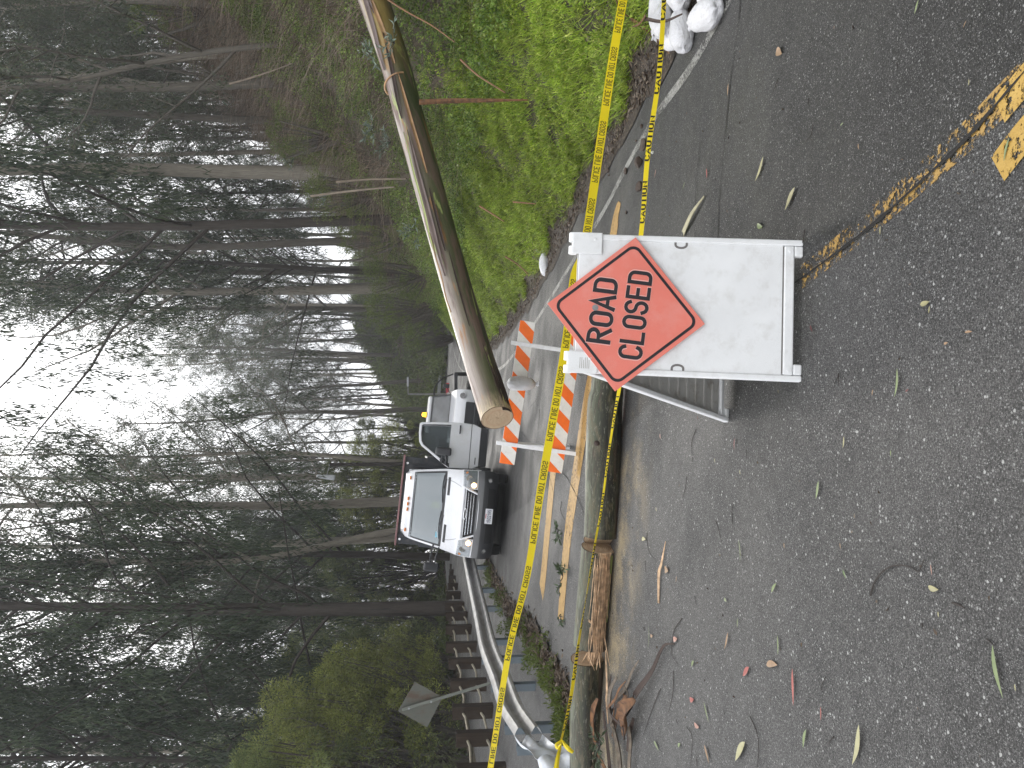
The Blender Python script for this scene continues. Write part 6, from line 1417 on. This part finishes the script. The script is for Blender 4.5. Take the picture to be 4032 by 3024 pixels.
# doorway sill, step
mb = MB(); mb.box((.90, 2.0, .54), (.22, 1.5, .28)); mb.build('step', BLKP, dt, bevel=.02)
mb = MB(); mb.box((-.90, 2.0, .54), (.22, 1.5, .28)); mb.build('step', BLKP, dt, bevel=.02)
# open driver door: hinged at the front edge of the doorway, swung forward to face the camera
hg = Vector((.965, 1.22, 0)); da = R(12)       # direction of door from hinge
du = Vector((math.cos(da), math.sin(da), 0)); dn = Vector((math.sin(da), -math.cos(da), 0))
def DR(u, z, o=0.0): t = max(0, (z-1.42)/.8); return hg+du*u+dn*(o-.14*t*1.0)+Vector((0, 0, z))
def lpoly(P, o0, o1, mb, hole=None):
    n = len(P)
    if hole is None: mb.add([DR(u, z, o0) for u, z in P]+[DR(u, z, o1) for u, z in P], [tuple(range(n)), tuple(range(2*n-1, n-1, -1))]+[(i, i+n, (i+1) % n+n, (i+1) % n) for i in range(n)])
    else:
        V4 = [DR(u, z, o) for o in (o0, o1) for L in (P, hole) for u, z in L]; f = []
        for i in range(n):
            k = (i+1) % n; f += [(i, k, n+k, n+i), (2*n+i, 3*n+i, 3*n+k, 2*n+k), (i, 2*n+i, 2*n+k, k), (n+i, n+k, 3*n+k, 3*n+i)]
        mb.add(V4, f)
up_ = [(.0, 1.40), (.04, 1.46), (.34, 1.86), (.50, 2.08), (.60, 2.14), (.82, 2.17), (1.05, 2.17), (1.08, 2.12), (1.10, 1.8), (1.12, 1.40)]
uh_ = [(.10, 1.42), (.14, 1.47), (.38, 1.81), (.53, 2.01), (.62, 2.065), (.80, 2.09), (.97, 2.09), (.995, 2.06), (1.01, 1.8), (1.02, 1.42)]
mb = MB(); lpoly(up_, 0, -.06, mb, uh_); lpoly([(.0, 1.405), (1.12, 1.405), (1.13, 1.1), (1.12, .86), (1.05, .68), (.10, .68), (.02, .84)], 0, -.07, mb); dr = mb.build('driver_door', CARW, dt, smooth=30, bevel=.012)
mb = MB(); lpoly([(u, z) for u, z in uh_], -.025, -.03, mb); mb.build('door_glass', GLD, dr)
mb = MB(); lpoly(up_, 0, 0, MB()); lpoly([((a[0]*.35+b[0]*.65), (a[1]*.35+b[1]*.65)) for a, b in zip(up_, uh_)], .003, -.002, mb, uh_); mb.build('window_seal', BLKP, dr)
mb = MB(); mb.tube([DR(.86, 1.19, .01), DR(.90, 1.19, .05), DR(1.02, 1.19, .05), DR(1.05, 1.19, .01)], .018, 6); mb.build('door_handle', BLKP, dr, smooth=60)
mb = MB(); lpoly([(.0, .90), (1.12, .90), (1.12, .915), (.0, .915)], .004, .001, mb); mb.build('door_crease', GRYP, dr)
mb = MB(); lpoly([(.09, .675), (1.05, .675), (1.02, .50), (.12, .50)], .0, -.06, mb); mb.build('door_lower_trim', BLKP, dr)
mb = MB(); lpoly([(.13, .76), (.30, .76), (.30, .78), (.13, .78)], .006, .001, mb); mb.build('door_badge', BLKP, dr)
mb = MB(); lpoly([(.0, 1.38), (.10, 1.38), (.20, 1.62), (.13, 1.60)], .012, -.0, mb); mb.tube([DR(.08, 1.46, .02), DR(.16, 1.47, .16), DR(.26, 1.48, .17)], .028, 6); mb.tube([DR(.08, 1.56, .02), DR(.18, 1.58, .16), DR(.26, 1.58, .17)], .02, 6)
ma = mb.build('mirror_arm', BLKP, dr)
mb = MB(); mb.box(DR(.35, 1.55, .17), (.20, .12, .38), Matrix.Rotation(R(-8), 3, 'Z')); mb.build('mirror', BLKP, dr, bevel=.045)
# passenger mirror on long arms
mb = MB(); mb.tube([SK(-.97, 1.42), (-1.12, 1.12, 1.47), (-1.30, 1.10, 1.48)], .022, 6); mb.tube([SK(-.95, 1.56), (-1.12, 1.12, 1.60), (-1.30, 1.10, 1.60)], .022, 6); mb.build('mirror_arm', BLKP, dt)
mb = MB(); mb.box((-1.38, 1.10, 1.56), (.20, .12, .36), Matrix.Rotation(R(10), 3, 'Z')); mb.build('mirror', BLKP, dt, bevel=.045)
# chassis, wheels, bed
mb = MB(); mb.box((0, 3.6, .56), (.8, 5.6, .22)); mb.box((0, .75, .42), (1.5, .5, .22)); mb.build('chassis', DRKI, dt)
def wheel(x, y, w=.22):
    mb = MB(); mb.tube([(x-w/2, y, .37), (x-w*.42, y, .37), (x+w*.42, y, .37), (x+w/2, y, .37)], [.33, .37, .37, .33], 24); wh = mb.build('wheel', TYRE, dt, smooth=50)
    mb = MB(); mb.tube([(x-w/2-.006, y, .37), (x+w/2+.006, y, .37)], .19, 18); mb.build('rim', GRYP, wh, smooth=50)
for sg_ in (-1, 1): wheel(sg_*.83, .98); wheel(sg_*.88, 4.7); wheel(sg_*.64, 4.7)
mb = MB(); 
for sg_ in (-1, 1): mb.grid([[Vector((sg_*.97+(dx), .98+.47*math.cos(a), .37+.47*math.sin(a))) for dx in (-sg_*.28, 0)] for a in np.linspace(.15, 3.0, 12)])
mb.build('wheel_arch', BLKP, dt)
mb = MB(); mb.box((0, 2.98, 1.70), (2.24, .07, 1.45)); mb.box((-1.13, 4.5, 1.42), (.07, 3.1, .9)); mb.box((1.13, 4.5, 1.42), (.07, 3.1, .9)); mb.box((0, 4.5, .96), (2.2, 3.1, .08))
for x in (-.9, -.45, 0, .45, .9): mb.box((x, 2.93, 1.70), (.07, .05, 1.40))
bed = mb.build('dump_bed', BEDB, dt, bevel=.01)
mb = MB(); mb.box((0, 2.94, 2.455), (2.32, .18, .05)); mb.build('bed_top_edge', RED_, bed, bevel=.01)
for x in (-1.0, .95): mb = MB(); mb.tube([(x, 2.90, 2.36), (x, 2.93, 2.36)], .03, 10); mb.build('reflector', CHR, bed)
mb = MB(); mb.box((1.06, 3.3, .62), (.10, 1.2, .50)); mb.build('side_tool_box', simple('tool_box_grey', (.30, .30, .30), .5), dt, bevel=.02)
# ------------------------------------------------------------------ white pickup behind
pxy = at(1860, 1655, 25.5); pxy.z = hz(pxy.x, pxy.y)
rt2 = Matrix.Rotation(R(2), 4, 'Z') @ Matrix.Rotation(-math.atan(-float(road_b([25.5])[0])), 4, 'Y') @ Matrix.Rotation(R(3), 4, 'X')
pk = thing('pickup_truck', 'white pickup with an amber roof beacon parked behind the open truck door', 'pickup', pxy, rt2)
prof = [(.35,.05,.93),(.62,.0,.96),(.88,.05,.95),(1.02,.18,.93),(1.10,.9,.88),(1.13,1.25,.85)]
def loft(prof, name, mat, par, n=16, rear=None):
    mb = MB(); rows = [[Vector((hw*j, y+.12*abs(j)**4, z)) for j in np.linspace(-1, 1, n)] for z, y, hw in prof]
    rows = [[Vector((r[0].x, rear, r[0].z))]+r+[Vector((r[-1].x, rear, r[-1].z))] for r in rows]; mb.grid(rows); mb.grid([rows[-1][:1]+[Vector((rows[-1][0].x, rear, rows[-1][0].z))], rows[-1][-1:]+[rows[-1][-1]]]); return mb.build(name, mat, par, smooth=40)
loft(prof, 'body', CARW, pk, rear=5.2)
mb = MB(); mb.box((0, 3.9, 1.05), (1.8, 2.4, .06)); mb.build('load_bed', BEDB, pk)
mb = MB(); mb.prism([(-.80, 1.10), (.80, 1.10), (.66, 1.74), (-.66, 1.74)], 1.3, 2.7, lambda u, w, y: (u, y+(w-1.1)*.55*(1 if y < 2 else -.2), w)); mb.build('cabin_frame', BLKP, pk, bevel=.03)
mb = MB(); mb.prism([(-.72, 1.15), (.72, 1.15), (.60, 1.69), (-.60, 1.69)], 1.285, 1.295, lambda u, w, y: (u, y+(w-1.1)*.55, w)); mb.build('windscreen', simple('pickup_windscreen', (.045, .05, .055), .15, .6, 3, 0, .0, .6, .5), pk)
mb = MB(); mb.box((0, 2.25, 1.80), (1.30, 1.15, .12)); mb.build('roof', CARW, pk, bevel=.04)
mb = MB(); mb.tube([(-.02, 1.95, 1.86), (-.02, 1.95, 1.90)], .09, 14); bb = mb.build('beacon_base', BLKP, pk)
mb = MB(); mb.tube([(-.02, 1.95, 1.90), (-.02, 1.95, 2.02), (-.02, 1.95, 2.05)], [.085, .075, .03], 14); mb.build('amber_beacon', BEAC, pk, smooth=50)
mb = MB(); mb.tube([(.82, 1.55, 1.18), (1.0, 1.5, 1.28)], .02, 5); mb.box((1.05, 1.5, 1.32), (.14, .08, .22)); mb.build('mirror', BLKP, pk, bevel=.02)
mb = MB(); mb.box((0, .0, .55), (1.1, .06, .3)); mb.build('grille', BLKP, pk, bevel=.02)
mb = MB(); mb.box((0, -.03, .32), (1.85, .14, .18)); mb.build('bumper', BLKP, pk, bevel=.03)
for x in (-.74, .74):
    mb = MB(); mb.tube([(x, .0, .82), (x, .12, .82)], .10, 14); mb.build('headlamp', CHR, pk, smooth=40)
for x in (-.82, .82):
    for y in (.9, 4.1):
        mb = MB(); mb.tube([(x-.1, y, .36), (x+.1, y, .36)], .36, 20); mb.build('wheel', TYRE, pk, smooth=50)
# ------------------------------------------------------------------ wire cage trailer with branches behind the pickup
cgp = at(1800, 1545, 33); cgp.z = hz(cgp.x, cgp.y)
cg = thing('cage_trailer', 'dark wire cage trailer piled with brush beyond the white pickup', 'trailer', cgp)
mb = MB()
for k in range(6):
    y = k*.45; mb.tube([(-.8+1.6*i/10, y, .7+.85*math.sin(math.pi*i/10)**.6) for i in range(11)], .022, 5)
for i in range(1, 10, 2):
    a = math.pi*i/10; mb.tube([(-.8+1.6*i/10, 0, .7+.85*math.sin(a)**.6), (-.8+1.6*i/10, 2.25, .7+.85*math.sin(a)**.6)], .018, 5)
mb.build('wire_cage', simple('cage_dark', (.04, .04, .038), .6), cg)
mb = MB(); mb.box((0, 1.1, .6), (1.7, 2.6, .14)); mb.build('trailer_bed', BLKP, cg)
mb = MB(); mb.box((.15, -.1, .95), (.5, .1, .14)); mb.build('red_lamp_board', simple('lamp_board_red', (.45, .04, .05), .5), cg)
for x in (-.8, .8):
    mb = MB(); mb.tube([(x-.08, 1.2, .32), (x+.08, 1.2, .32)], .32, 16); mb.build('wheel', TYRE, cg, smooth=50)
# ------------------------------------------------------------------ damp air between the far trees
zmin = float(min(v[2] for v in V)) if False else -12.0
HZ = N('damp_air'); vp = HZ.n('VolumePrincipled', {'Color': (.93, .95, 1, 1), 'Density': .0012, 'Anisotropy': .2})
HZ.t.links.new(vp.outputs[0], HZ.out.inputs[1]); HZ.m
mb = MB(); mb.box((0, 310, 24), (1010, 770, 76)); hz_ = mb.build('haze', HZ.m); tag(hz_, kind='stuff')
